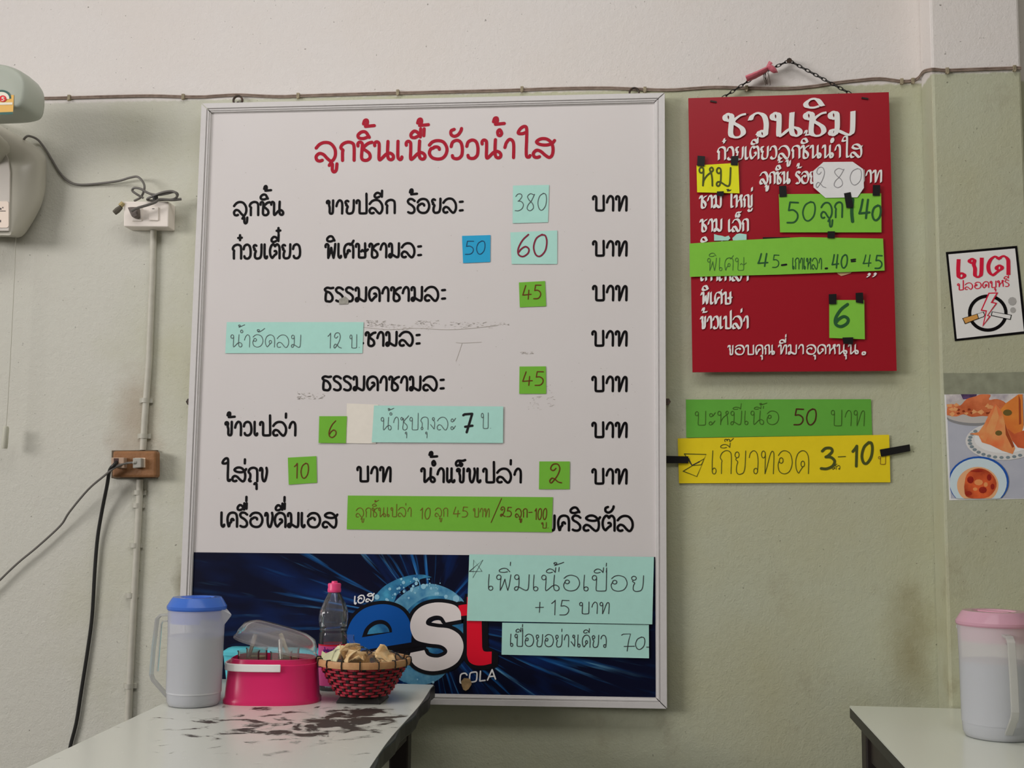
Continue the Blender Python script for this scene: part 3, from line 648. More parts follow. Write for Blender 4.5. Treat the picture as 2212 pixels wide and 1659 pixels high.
bit('torn_paper_scrap', 'torn brown paper scrap over the first letter of COLA', 'paper scrap', [(1690,1215),(1720,1180),(1780,1185),(1805,1230),(1800,1255),(1770,1300),(1740,1318),(1712,1305),(1695,1255)], -.0040, mat('torn_brown_card', C(150,125,90), .8, .1, (55,.95,C(80,72,52))), Z3)

# ------------------------------------------------------------------ red hanging sign
M_SIGN = mat('red_acrylic', C(124,13,26,.52), .38, .35)
M_LET = mat('white_raised_letter', C(212,206,202,.66), .5, .3)
sign = thing('hanging_sign', 'red hanging sign with raised white Thai lettering on a chain', 'sign', W(1715, 802, 0))
MB().prism([W(*p, 0) for p in ((1487,212),(1920,199),(1937,801),(1496,804))], (0, .006, 0)).build('panel', M_SIGN, sign)
PS = lambda a, b, lift: W(a, b, -lift)
def nibv(w, deg): return (w*math.cos(math.radians(deg))/2, -w*math.sin(math.radians(deg))/2)
def raised(lines, wn, deg, th, thin, **kw):
    for ln in lines:
        for t, x0, x1, y0, y1, xh in ln:
            m = MB(); write(m, t, x0, x1, y0, y1, xh, thin, PS, nib=nibv(wn, deg), thick=th, **kw); m.build('raised_lettering', M_LET, sign)
raised([[('ชวนชิม', 1566, 1845, 296.5, 291, 51)]], 11.5, 10, .004, 4.4, loop=True)
raised([[('ก๋วยเตี๋ยวลูกชิ้นน้ำใส', 1550, 1862, 345, 339, 27)], [('ลูกชิ้น', 1642, 1706, 397, 396, 25), ('ร้อยละ', 1719, 1790, 396, 395, 25), ('บาท', 1848, 1904, 394.5, 393.5, 26)],
        [('ชาม', 1512, 1558, 449, 448, 26), ('ใหญ่', 1571, 1626, 448, 447, 26)], [('ชาม', 1513, 1559, 500, 499, 26), ('เล็ก', 1574, 1616, 500, 499, 26)],
        [('พิเศษ', 1512, 1582, 553, 553, 26)], [('เกาเหลา', 1514, 1616, 606, 606, 26), ('"', 1870, 1893, 594, 593, 24)],
        [('พิเศษ', 1515, 1581, 656.5, 656, 25)], [('ข้าวเปล่า', 1514, 1616, 709.5, 709, 26)]], 5.8, 42, .003, 2.3)
raised([[('ขอบคุณ', 1573, 1674, 766, 765, 20), ('ที่มา', 1682, 1736, 765, 764.5, 20), ('อุดหนุน', 1742, 1854, 765, 764, 20), ('ฯ', 1861, 1872, 766, 766, 24)]], 4.2, 45, .003, 2.6)
# chain of the sign
M_CHAIN = mat('blackened_chain', (.03,.028,.026), .5, .5, metal=.5)
cm = MB()
def chain(a, b, n):
    for i in range(n):
        p = a.lerp(b, (i+.5)/n); t = (b-a).normalized(); L_ = (b-a).length/n*.68; s = Vector((0, 1, 0)) if i % 2 else t.cross(Vector((0, 1, 0))).normalized()
        ring = []
        for k in range(13):
            q = 2*math.pi*k/12; ring.append(p+t*L_*math.cos(q)+s*.0034*math.sin(q))
        cm.tube(ring, .0012, 5, False)
pn = W(1705, 131, .012)
chain(W(1560, 212, .010), W(1640, 160, .012), 9); chain(W(1640, 160, .012), pn, 7); chain(pn, W(1838, 203, .010), 15)
cm.build('hanging_chain', M_CHAIN, sign, True)
for a, b in ((1541,220),(1868,213)):
    m = MB(); p = W(a, b, 0); M_ = Matrix.Translation(p)@Matrix.Rotation(.2, 4, 'Y'); m.box((-.008, -.003, -.002), (.008, 0, .002), M_); m.build('chain_screw', mat('dark_screw', (.03,.012,.01), .5, .4), sign)
m = MB(); m.tube([W(1705, 131, YW), W(1705, 131, .004)], .004, 8); m.tube([W(1705, 131, .004), W(1705, 131, .001)], .007, 8)
tag(m.build('nail', M_RUST, None, True), 'dark nail in the white wall holding the top of the sign chain', 'nail')
# pink plastic bag strip knotted on the chain
M_PINK = mat('pink_film', C(176,92,104), .3, .5, (80,.7,C(140,60,75)))
wr = thing('plastic_strip', 'crumpled pink plastic strip knotted round the sign chain', 'plastic strip', W(1650, 160, .004))
m = MB(); pts = cr3([W(1612,170,.0),W(1630,163,-.004),W(1652,152,-.002),W(1660,146,0)], 4)
m.tube(pts, [.012,.0125,.013,.0125,.013,.012,.012,.0115,.011,.010,.008,.006,.004][:len(pts)], 9, flat=.6); m.build('wrapped_end', M_PINK, wr, True)
m = MB(); pts = cr3([W(1657,149,-.002),W(1664,146,-.008),W(1672,152,-.01),W(1679,156,-.006)], 4)
m.tube(pts, [.004,.006,.007,.009,.010,.011,.011,.011,.010,.009,.007,.004,.003][:len(pts)], 9, flat=.7); m.tube([W(1657,150,-.004),W(1661,140,-.006),W(1665,135,-.004)], [.005,.004,.006], 7, flat=.5); m.build('knot', M_PINK, wr, True)
m = MB()
for k in range(7):
    a = random.uniform(1652,1660); m.tube(cr3([W(a,152,-.002),W(a+random.uniform(-4,6),165,-.001),W(a+random.uniform(-3,16),178+random.uniform(0,8),.006)], 4), .0006, 4)
m.build('frayed_threads', mat('dark_thread', (.08,.06,.045), .8), wr)
# papers on the sign
Zs = zr(1460, 320, 4.424); Zt = zr(1460, 560, 4.424)
YS = -.0042
note('dish_note', 'yellow paper note taped on the red sign with two thick dark letters', 'paper note', [(197,165),(597,140),(608,432),(203,422)], YS, P_YEL, [('หม', 222, 523, 358, 362, 175, 3.6, I_OLIVE), ([(485,395),(505,393),(490,408),(500,410),(512,398),(508,410),(526,398)], 1, 1.6, I_DK)], Zs, .002)
note('price_note', 'lime green oblong note on the red sign reading 50 and 40', 'paper note', [(983,440),(1962,432),(1965,805),(995,805)], YS, P_LIME,
     [('5', 1058, 1168, 712, 712, 195, 3.6, I_GREEN), ('0', 1205, 1335, 690, 690, 180, 3.2, I_GREEN), ('ลูก', 1385, 1590, 665, 660, 145, 3.6, I_GREEN), ([(1690,490),(1680,600),(1688,700)], 1, 7, I_GREEN), ('q', 1745, 1855, 668, 668, 175, 4.6, I_GREEN), ('0', 1872, 1962, 685, 685, 140, 4.4, I_GREEN)], Zs, .002)
note('price_note', 'white eight-sided paper note on the red sign reading 280', 'paper note', [(1410,133),(1690,130),(1790,200),(1797,380),(1735,470),(1430,475),(1315,375),(1310,220)], YS-.0022, P_WHITE,
     [('2', 1335, 1432, 378, 378, 192, 1.2, I_SIL), ('8', 1495, 1610, 372, 372, 180, 1.2, I_SIL), ('0', 1655, 1775, 350, 350, 155, 1.2, I_SIL)], Zs, .001)
note('price_strip', 'long lime green paper strip across the middle of the red sign with sums', 'paper note', [(130,912),(600,880),(1200,850),(1980,864),(1995,1170),(1000,1208),(133,1230)], YS, P_LIME,
     [('พิเศษ', 300, 665, 1172, 1165, 120, 1.3, I_FAINT), ('q', 780, 885, 1128, 1128, 120, 3.2, I_GREEN), ('5', 920, 985, 1138, 1138, 118, 2, I_GREEN), ([(1012,1118),(1055,1112)], 0, 4, I_BLACK), ('เกาเหลา', 1112, 1392, 1155, 1155, 105, 1.8, I_GREEN), ([(1430,1150),(1445,1148)], 0, 4, I_BLACK),
      ('q0', 1490, 1640, 1145, 1140, 125, 3, I_GREEN), ([(1675,1068),(1715,1062)], 0, 3.4, I_BLACK), ([(1677,1084),(1715,1080)], 0, 3, I_BLACK), ('q', 1785, 1870, 1128, 1128, 108, 2.6, I_GREEN), ('5', 1900, 1970, 1148, 1148, 122, 3.2, I_GREEN)], Zs, .0015)
note('price_note', 'lime green note low on the red sign reading a brushy 6', 'paper note', [(1465,390),(1800,390),(1806,765),(1466,752)], YS, P_LIME, [('6', 1508, 1648, 640, 640, 208, 6.5, I_GREEN)], Zt, .002)
M_TAPE = mat('black_tape', (.012,.011,.012), .35, .4)
YT = -.0078
for lab, z, q in (
 ('black tape square at the upper left corner of the yellow sign note', Zs, [(207,72),(280,78),(272,175),(202,170)]),
 ('black tape square at the upper right corner of the yellow sign note', Zs, [(527,78),(600,72),(590,165),(525,162)]),
 ('black tape square at the bottom edge of the yellow sign note', Zs, [(392,414),(458,412),(455,458),(390,456)]),
 ('black tape square at the upper left corner of the 50 and 40 note', Zs, [(985,362),(1055,358),(1060,463),(990,468)]),
 ('black tape square at the upper right corner of the 50 and 40 note', Zs, [(1882,352),(1953,352),(1950,455),(1880,455)]),
 ('tilted black tape piece joining the eight-sided 280 note to the green note below', Zs, [(1606,432),(1670,420),(1697,565),(1630,573)]),
 ('black tape square under the bottom edge of the 50 and 40 note', Zs, [(1450,795),(1520,795),(1518,862),(1448,860)]),
 ('black tape square at the upper left corner of the sign\'s green 6 note', Zt, [(1460,335),(1535,331),(1533,428),(1463,430)]),
 ('black tape square at the upper right corner of the sign\'s green 6 note', Zt, [(1717,322),(1788,318),(1792,424),(1720,412)]),
 ('black tape square under the sign\'s green 6 note', Zt, [(1592,748),(1695,746),(1692,812),(1600,808)])):
    bit('tape_piece', lab, 'tape', q, YT, M_TAPE, z, None, .0004)
bit('tape_strip', 'thin black tape edge above the long green strip on the red sign', 'tape', [(830,852),(1090,850),(1090,885),(830,885)], -.0032, M_TAPE, Zs, None, .0004)
bit('torn_paper_scrap', 'torn cyan paper scrap on the red sign, the left one', 'paper scrap', [(365,822),(400,832),(440,838),(470,848),(505,836),(520,862),(500,882),(365,885)], -.0034, P_CYAN, Zs)
bit('torn_paper_scrap', 'torn cyan paper scrap on the red sign, the right one', 'paper scrap', [(540,860),(580,822),(610,815),(675,824),(675,882),(545,882)], -.0034, P_CYAN, Zs)
bit('torn_paper_scrap', 'torn beige paper edge below the long green strip on the red sign', 'paper scrap', [(1530,1180),(1690,1175),(1670,1195),(1620,1212),(1580,1222),(1550,1205)], -.0010, mat('beige_scrap', C(170,140,105), .8), Zs)

# ------------------------------------------------------------------ notes on the wall
Zw = zr(1420, 840, 3.814)
note('noodle_price_note', 'green paper strip on the wall under the red sign reading 50', 'paper note', [(235,88),(1760,85),(1770,380),(238,402)], YW-.0015, paper_mat('mid_green_paper', (84,146,54)),
     [('บะหมี่เนื้อ', 310, 1000, 298, 292, 112, 1.3, ink('dull_green_pen', (58,88,30))), ('50', 1120, 1310, 295, 295, 130, 2.8, ink('dark_brown_pen', (70,32,20))), ('บาท', 1430, 1705, 302, 306, 128, 1.3, ink('dull_green_pen', (58,88,30)))], Zw, .002, None, .46)
tri = [([(222,535),(402,540),(362,625),(285,632),(222,535)], 0, 1.8, I_OLIVE), ([(212,678),(390,572),(325,722),(212,678)], 0, 1.8, I_OLIVE), ([(258,575),(285,630),(345,600)], 0, 2.4, I_DK)]
note('wonton_price_note', 'wide golden yellow paper strip on the wall reading 3 - 10', 'paper note', [(168,408),(1910,378),(1920,770),(178,778)], YW-.0035, P_GOLD,
     tri+[('เกี๊ยวทอด', 445, 1245, 700, 698, 190, 1.6, I_OLIVE), ('3', 1345, 1462, 655, 655, 170, 6, I_OLIVE), ('ตัว', 1440, 1505, 665, 662, 32, 1.4, I_OLIVE), ([(1490,560),(1550,557)], 0, 1.8, I_OLIVE), ('10', 1605, 1775, 645, 598, 165, 6, I_OLIVE), ('บ', 1818, 1882, 622, 622, 65, 1.2, I_OCHRE)], Zw, .003, None, .42)
bit('tape_strip', 'black tape strip at the left end of the golden yellow wall note', 'tape', [(62,552),(255,556),(255,613),(62,612)], YW-.0075, M_TAPE, Zw)
bit('tape_strip', 'tilted black tape strip at the right end of the golden yellow wall note', 'tape', [(1832,500),(2078,457),(2085,512),(1843,560)], YW-.0075, M_TAPE, Zw)

# ------------------------------------------------------------------ no-smoking sign and food photo on the pier
Zn = zr(2000, 500, 2.7217)
ns = thing('no_smoking_sign', 'white no-smoking sign with black border and red Thai words on the pier', 'sign', W(*Zn(380, 630), YP))
q = [(117,122),(535,85),(592,600),(170,645)]
MB().prism([W(*Zn(*p), YP) for p in q], (0, -.0015, 0)).build('border', M_BLK, ns)
cq = (sum(p[0] for p in q)/4, sum(p[1] for p in q)/4)
MB().prism([W(*Zn(*p), YP-.0015) for p in [(132,135),(524,100),(576,587),(182,631)]], (0, -.0006, 0)).build('panel', mat('white_sign_face', C(200,198,196), .3), ns)
M_SRED = mat('sign_red_print', C(185,22,52), .35)
PN = lambda y: (lambda a, b, l: W(a, b, YP-y-l))
m = MB(); a = Zn(184, 275); b = Zn(488, 255); write(m, 'เขต', a[0], b[0], a[1], b[1], 41, 4.2, PN(.0026), loop=True, nib=nibv(8.5, 0)); m.build('lettering', M_SRED, ns)
m = MB(); a = Zn(186, 345); b = Zn(490, 322); write(m, 'ปลอดบุหรี่', a[0], b[0], a[1], b[1], 14, 1.8, PN(.0026), loop=True, nib=nibv(2.6, 0)); m.build('lettering', M_SRED, ns)
m = MB(); ribbon(m, [Zn(*p) for p in ell(364,480,107,100,40)+[ell(364,480,107,100,40)[0]]], 3.6, PN(.0025), caps=False); m.build('ring', M_BLK, ns)
def flat2(name, pls, material, y, parent, zf=Zn):
    m = MB()
    for i, p in enumerate(pls): m.poly([W(*zf(*q), YP-y-i*1.2e-5) for q in p])
    return m.build(name, material, parent)
flat2('cigarette', [[(214,510),(340,472),(348,492),(340,502),(230,545)], [(388,470),(505,490),(498,520),(382,495)]], M_BLK, .0028, ns)
flat2('cigarette_paper', [[(304,485),(336,476),(344,492),(336,500),(312,509)], [(392,474),(500,493),(494,515),(388,492)]], mat('white_sign_face', (1,1,1)), .0031, ns)
flat2('cigarette_filter', [[(219,512),(300,487),(308,510),(233,540)]], mat('tan_print', C(185,135,70), .4), .0031, ns)
flat2('lightning_bolt', [[(368,360),(425,358),(393,415),(420,420),(365,492),(382,497),(332,560),(352,470),(322,465)]], M_SRED, .0033, ns)
flat2('bolt_core', [[(374,367),(413,365),(380,420),(408,425),(358,496),(371,500),(343,540),(360,464),(332,460)]], mat('white_sign_face', (1,1,1)), .0035, ns)
flat2('smoke_puff', [ell(508,410,25,25,9), ell(512,462,17,17,9)], mat('grey_print', C(150,148,146), .4), .0027, ns)
Z_P = Zn
fp = thing('food_poster', 'photo print of fried wontons on plates and a sauce bowl, stuck on the pier', 'poster', W(*Zn(350, 1578), YP))
MB().prism([W(*Zn(*p), YP) for p in [(108,955),(600,945),(618,1572),(138,1580)]], (0, -.0008, 0)).build('sheet', mat('poster_paper', C(205,205,205), .4), fp)
def clipx(pl): return [(min(max(a, 118+(b-955)*.047), 600), min(max(b, 957), 1570)) for a, b in pl]
FP = lambda name, pls, c, y, nz=None, r=.35: flat2(name, [clipx(p) for p in pls], mat('print_'+name+str(c), C(*c), r, .3, nz), y, fp)
FP('printed_table', [[(120,957),(600,950),(600,1570),(146,1573)]], (160,162,172), .0011, (14,.6,C(138,142,155)))
FP('printed_backdrop', [[(118,957),(600,950),(600,1010),(120,1030)]], (190,185,182), .0012, (40,.9,C(120,110,125)))
FP('printed_napkin', [[(205,957),(300,955),(290,990),(225,1000)]], (95,70,110), .0013, (60,.9,C(30,30,40)))
FP('printed_tray', [ell(290,1065,200,78)], (120,120,122), .0014); FP('printed_tray', [ell(290,1055,200,72)], (165,160,156), .0015)
heap = cr([(122,1080),(128,1030),(160,1015),(200,1025),(240,985),(290,970),(330,955),(380,960),(370,990),(420,985),(470,1010),(450,1050),(400,1085),(330,1085),(270,1090),(220,1075),(180,1088),(122,1080)], 3)
FP('printed_wontons', [heap], (192,110,70), .0016, (26,.95,C(150,60,30)))
rp = random.Random(5)
def shards(n, x0, y0, x1, y1, r):
    out = []
    for _ in range(n):
        a, b, t = rp.uniform(x0, x1), rp.uniform(y0, y1), rp.uniform(0, 6.28)
        out.append([(a+rp.uniform(.4, 1)*r*math.cos(t+q), b+.7*rp.uniform(.4, 1)*r*math.sin(t+q)) for q in (0, 1.5, 2.6, 4.4)])
    return out
FP('printed_fold', shards(12, 140, 1020, 430, 1075, 26), (214,150,100), .00165, (40,.7,C(190,100,60)))
FP('printed_shadow', shards(10, 140, 1040, 430, 1080, 17), (120,48,26), .0017)
FP('printed_plate', [ell(455,1232,222,112)], (188,186,184), .0018); FP('printed_plate', [ell(460,1222,175,82)], (205,202,200), .0020)
pm = [ell(455+198*math.cos(math.radians(t)), 1230+99*math.sin(math.radians(t)), 13, 9, 8) for t in range(60, 215, 11)]
FP('printed_plate_pattern', pm, (110,122,128), .0021)
FP('printed_wonton', [[(545,950),(568,955),(575,1140),(560,1200),(470,1180),(440,1090),(428,1060),(470,1010)]], (205,125,55), .0022, (22,.8,C(185,90,45)))
FP('printed_wonton', [[(255,1190),(310,1180),(345,1130),(378,1060),(412,1012),(450,1065),(465,1130),(500,1210),(525,1275),(510,1308),(450,1290),(380,1255),(330,1240),(310,1200)]], (198,98,58), .0024, (26,.85,C(222,150,95)))
FP('printed_wonton', [[(468,1150),(520,1190),(575,1170),(600,1180),(600,1280),(540,1270),(500,1220)]], (190,92,55), .0023, (26,.8,C(150,60,35)))
FP('printed_fold', [[(412,1020),(430,1090),(400,1180),(345,1225),(335,1200),(385,1090)], [(470,1190),(505,1260),(500,1295),(455,1270)], [(330,1195),(360,1215),(350,1238),(318,1208)]], (222,140,88), .00252, (40,.7,C(200,105,62)))
FP('printed_shadow', [[(465,1130),(478,1165),(520,1265),(508,1272),(470,1195)], [(545,960),(556,990),(560,1130),(548,1135)]], (140,62,34), .00268)
FP('printed_filling', [ell(480,1065,26,18), ell(428,1185,20,15)], (95,80,40), .0026)
FP('printed_bowl', [ell(310,1470,178,148)], (30,75,150), .0026); FP('printed_bowl', [ell(308,1476,168,143)], (175,190,196), .0028)
FP('printed_sauce', [ell(305,1492,122,108)], (205,150,110), .0030)
FP('printed_sauce', [ell(312,1462,70,60)], (214,160,120), .0031)
FP('printed_dumpling', [cr([(225,1500),(240,1430),(290,1395),(350,1400),(400,1440),(415,1500),(370,1560),(290,1570),(235,1555),(225,1500)], 3)], (196,88,48), .0032, (24,.95,C(120,30,20)))
FP('printed_shadow', [ell(262,1460,20,22,9), ell(372,1446,14,20,9), ell(335,1520,24,20,9), ell(250,1540,22,14,9), ell(392,1500,12,18,9), ell(300,1408,40,6,9)], (125,28,24), .0034, (50,.8,C(150,50,30)))
FP('printed_fold', [ell(310,1475,26,18,9), ell(290,1515,14,10,9), ell(352,1488,12,14,9)], (220,130,80), .0034)

# ------------------------------------------------------------------ cables, conduits, outlets
M_CABLE = mat('old_cream_cable', (.36,.28,.23), .6, .3, (60,.8,(.18,.13,.10)))
pts = [(-260,214),(-60,214),(80,212.5),(150,211),(260,208),(330,207),(400,209),(440,209),(470,207),(515,205),(560,207),(605,208.5),(650,207),(760,203.5),(900,200),(1000,197.5),(1100,195),(1200,191.5),(1300,190),(1365,192),(1440,194.5),(1500,191),(1545,188.5),(1620,190),(1700,191),(1760,186),(1805,179),(1850,174),(1900,170),(1947,175.5),(1970,174)]
cw = [W(a, b, YW-.003) for a, b in pts]
cw += [W(1984, 168, YW-.004), Vector((px0-.004, YW-.04, W(1998,158,0).z)), Vector((px0-.004, YP-.002, W(2012,151,YP).z))]+[W(a, b, YP-.004) for a, b in ((2022,150),(2045,152),(2100,150),(2190,147),(2206,147))]
cw = cr3(cw, 4)
cable = thing('wall_cable', 'old twin cable stapled along the line between white and green paint', 'cable', W(800, 206, YW))
m = MB()
m.tube([p+Vector((0, 0, .0021)) for p in cw], .0021, 7); m.tube([p-Vector((0, 0, .0021)) for p in cw], .0021, 7); m.build('twin_wire', M_CABLE, cable, True)
M_CLIP = mat('dirty_cream_clip', (.42,.36,.24), .6, .3, (90,.7,(.1,.08,.05)))
for a, b, yy in ((151,212,YW),(397,210,YW),(645,208,YW),(860,201,YW),(1128,194,YW),(1393,195,YW),(1612,192,YW),(1947,177,YW),(1971,176,YW),(2045,154,YP),(2190,149,YP)):
    p = W(a, b, yy); m = MB(); m.box(p+Vector((-.004, -.008, -.007)), p+Vector((.004, 0, .007))); m.tube([p+Vector((0, -.006, -.008)), p+Vector((0, -.011, -.008))], .0028, 6); m.build('cable_clip', M_CLIP, cable, bevel=.001)
M_PIPE = mat('painted_conduit', (.60,.585,.50), .5, .35, (50,.6,(.50,.48,.40)))
M_SADDLE = mat('painted_saddle', (.55,.54,.46), .5, .35)
def conduit(label, pts, clips):
    P = [W(a, b, YW-.009) for a, b in pts]
    t = thing('conduit_pipe', label, 'pipe', P[-1]+Vector((0, .009, 0)))
    m = MB(); m.tube(P, .0085, 12); m.build('pipe', M_PIPE, t, True)
    for a, b in clips:
        p = W(a, b, YW-.009); m = MB(); m.tube([p+Vector((0, 0, -.006)), p+Vector((0, 0, .006))], .0105, 12); m.box(p+Vector((-.017, .003, -.006)), p+Vector((.017, .009, .006))); m.build('pipe_saddle', M_SADDLE, t, True)
    return t
conduit('pale conduit pipe between the white switch box and the brown outlet box', [(332,494),(329,600),(322,780),(313,900),(309,972)], [(314,865),(310,942)])
conduit('pale conduit pipe running down from the brown outlet box', [(302,1036),(301,1080),(297,1160),(291,1270),(284,1400),(277,1560),(268,1760)], [(299,1064),(297,1092),(292,1178),(283,1286),(279,1482)])
# white box
def boxfront(c, y): return [W(*p, y) for p in c]
M_WPL = mat('white_plastic', C(205,192,184), .4, .4); M_DPL = mat('dark_grey_plastic', (.10,.085,.075), .5, .4)
sb = thing('switch_box', 'white surface box on the wall with a socket and a rocker switch', 'switch box', W(320, 490, YW))
fy = YW-.047
f4 = boxfront([(267,435),(364,435),(363,490),(267,489)], fy)
MB().prism(f4, (0, .047, 0)).build('casing', M_WPL, sb, bevel=.0025)
MB().prism(boxfront([(286,449),(307,449),(307,478),(286,478)], fy), (0, -.003, 0)).build('socket', M_WPL, sb, bevel=.001)
MB().prism(boxfront([(323,448),(343,448),(343,477),(323,476)], fy), (0, -.004, 0)).build('rocker_switch', M_WPL, sb, bevel=.001)
MB().prism(boxfront([(330,451),(335,451),(335,452.5),(330,452.5)], fy), (0, -.0045, 0)).build('switch_mark', M_DPL, sb)
# brown box
M_BRN = mat('aged_brown_plastic', (.27,.13,.055), .55, .3, (30,.9,(.36,.17,.07)), (150,.3))
ob = thing('outlet_box', 'aged brown outlet box on the wall with two sockets', 'outlet box', W(296, 1035, YW))
fy2 = YW-.043
MB().prism(boxfront([(243,974),(337,974),(337,1031),(241,1031)], fy2), (0, .03, 0)).build('cover', M_BRN, ob, bevel=.006)
MB().prism(boxfront([(241,973),(338,972),(338,1033),(240,1033)], fy2+.030), (0, .013, 0)).build('back_box', mat('dark_brown_plastic', (.12,.085,.05), .6, .3), ob, bevel=.001)
for a in (246, 292): MB().prism(boxfront([(a,989),(a+22,989),(a+22,1010),(a,1010)], fy2), (0, -.001, 0)).build('socket', mat('cream_socket', C(200,180,160), .5), ob)
# two cords plugged in the brown box
M_GCORD = mat('grey_cord', (.16,.15,.135), .5, .4); M_BCORD = mat('black_cord', (.022,.022,.02), .5, .4); M_GPL = mat('grey_plug', C(140,138,130), .45, .4)
c1 = thing('power_cord', 'grey power cord sloping down left from the brown outlet box', 'cord', W(300, 1010, fy2))
m = MB(); m.prism(boxfront([(293,990),(311,990),(311,1010),(293,1012)], fy2-.001), (0, -.018, 0)); m.tube([W(294,999,fy2-.016), W(287,999,fy2-.022)], [.006,.004], 8); m.build('plug', M_GPL, c1, bevel=.002)
m = MB(); m.tube(cr3([W(290,999,fy2-.018),W(272,1001,-.03),W(250,1009,-.04),W(225,1028,-.035),W(190,1058,-.01),W(150,1106,0),(W(130,1136,.01)),W(80,1182,.01),W(40,1215,.01),W(0,1253,.01),W(-60,1315,.01)], 5), .0028, 7); m.build('cord', M_GCORD, c1, True)
c2 = thing('power_cord', 'thick black power cord hanging down behind the left table from the brown outlet box', 'cord', W(250, 1010, fy2))
m = MB(); m.prism(boxfront([(247,989),(275,989),(275,1012),(247,1010)], fy2-.001), (0, -.020, 0)); m.build('plug', mat('pale_brown_plug', C(150,128,110), .5), c2, bevel=.002)
m = MB(); m.prism(boxfront([(246,990),(256,990),(256,1001),(246,1002)], fy2-.021), (0, -.001, 0)); m.build('plug_hole', mat('plug_red_brown', (.06,.02,.015), .5), c2)
m = MB(); m.tube(cr3([W(252,998,fy2-.020),W(246,1005,fy2-.03),W(237,1016,-.035),W(231,1050,-.01),W(221,1100,.01),W(211,1160,.018),W(205,1230,.02),W(199,1330,.022),W(190,1400,.022),W(176,1490,.022),W(165,1560,.022),W(152,1612,.022),W(140,1680,.02)], 5), .0046, 8); m.build('cord', M_BCORD, c2, True)

# ------------------------------------------------------------------ wall fan (its right half is in view)
M_FAN = mat('aged_ivory_plastic', (.56,.54,.46), .28, .45); M_FAN2 = mat('ivory_front_plastic', (.62,.58,.52), .25, .45); M_FANH = mat('pale_green_plastic', (.46,.50,.43), .4, .4)
fan = thing('wall_fan', 'ivory wall fan with pull cord at the left edge, beside the white switch box', 'fan', W(-10, 512, YW))
ax = -14
def mirror(p): return p+[(2*ax-a, b) for a, b in p[::-1]]
back = mirror(cr([(ax,262),(20,282),(52,300),(80,318),(96,335),(100,352),(99,400),(94,430),(84,456),(66,488),(52,507),(40,513),(18,512)], 3))
mid = mirror(cr([(ax,275),(12,296),(36,312),(58,328),(72,344),(76,360),(75,400),(72,430),(64,456),(50,488),(42,503),(34,509),(16,509)], 3))
def ringw(pl, y): return [W(a, b, y) for a, b in pl]
front = mirror(cr([(ax,300),(0,318),(12,332),(21,346),(26,360),(28,376),(28,410),(27,440),(26,470),(25,495),(24,504),(20,508),(8,508)], 3))
# pixels of front rings taken at their own depth
m = MB(); m.loft([ringw(back, YW), ringw(back, YW-.02)], True, False); mids = [[lerp(a, b, t) for a, b in zip(back, mid)] for t in (.12, .5)]
m.loft([ringw(back, YW-.02), ringw(mids[0], YW-.034), ringw(mids[1], YW-.052), ringw(mid, YW-.068), ringw([lerp(a, b, .6) for a, b in zip(mid, front)], YW-.088), ringw(front, YW-.10)], False, True); m.build('body', M_FAN, fan, True, angle=75)
MB().prism(ringw(mirror([(10,322),(20,345),(24,372),(23,440),(21,500)]), YW-.1005), (0, -.004, 0)).build('front_panel', M_FAN2, fan, bevel=.002)
def rrect(x0, y0, x1, y1, r, n=5):
    o = []
    for cx, cy, a in ((x1-r,y0+r,-90),(x1-r,y1-r,0),(x0+r,y1-r,90),(x0+r,y0+r,180)):
        for k in range(n+1): t = math.radians(a+90*k/n); o.append((cx+r*math.cos(t), cy+r*math.sin(t)))
    return o
plate = MB().prism(ringw(rrect(-50, 435, 19, 492, 5), YW-.105), (0, -.0012, 0)).build('control_plate', mat('plate_pinkish_white', C(200,185,172), .4), fan)
m = MB()
for a, b, c, d in ((-8,455,12,456.5),(-8,449,-4,453),(-2,449,3,453),(5,447,7,450),(-3,475,2,480)): m.poly(ringw([(a,b),(c,b),(c,d),(a,d)], YW-.1068))
m.build('plate_print', M_DPL, plate)
# head
half = cr([(-60,147),(-10,147.5),(30,152),(58,162),(74,177),(80,197),(79,224),(73,243),(58,251),(25,255.5),(-60,258)], 4)
outl_ = half+[(-120-a, b) for a, b in half[::-1][1:-1]]
hc = W(-60, 203, -.20); rings = []
for s_, yy in ((.60,-.252),(.85,-.2515),(.90,-.2495),(.935,-.246),(.965,-.239),(.988,-.226),(1,-.20),(.985,-.17),(.94,-.152),(.80,-.146)):
    rings.append([Vector((hc.x+(p.x-hc.x)*(1-(1-s_)*.55), yy, hc.z+(p.z-hc.z)*s_)) for p in [W(a, b, -.20) for a, b in outl_]])
m = MB(); m.loft(rings); head = m.build('motor_housing', M_FANH, fan, True, angle=75)
hh = .055
m = MB(); m.tube([Vector((hc.x-.02, -.19, hc.z-hh*.9)), Vector((hc.x-.02, -.14, W(0,300,-.1).z)), Vector((W(ax,330,-.06).x, -.06, W(0,330,-.06).z))], [.035,.04,.045], 16); m.build('neck', M_FAN, fan, True)
lab = MB(); YL = -.2530
lab.poly(ringw([(-26,207),(30,205),(28,247),(-26,250)], YL)); lab = lab.build('energy_label', mat('label_amber', C(196,156,84), .4, .3), fan); lab['label'] = 'amber energy label with a teal arc and a red 5'
MB().poly(ringw(ell(3,211,21,17,20,180,360)+[(24,213),(-18,213)], YL-.0006)).build('label_arc', mat('label_teal', C(50,85,80), .4), lab)
MB().poly(ringw(ell(3,212,17,13.5,20,180,360)+[(20,214),(-14,214)], YL-.0010)).build('label_arc', mat('label_white', C(205,195,180), .4), lab)
MB().poly(ringw(ell(6,213,8,7,20), YL-.0014)).build('label_disc', mat('label_red', C(190,30,40), .4), lab)
m = MB(); write(m, '5', 3.2, 8.8, 217, 217, 7, 1.6, lambda a, b, l: W(a, b, YL-.0019-l)); m.build('label_number', mat('label_white', (1,1,1)), lab)
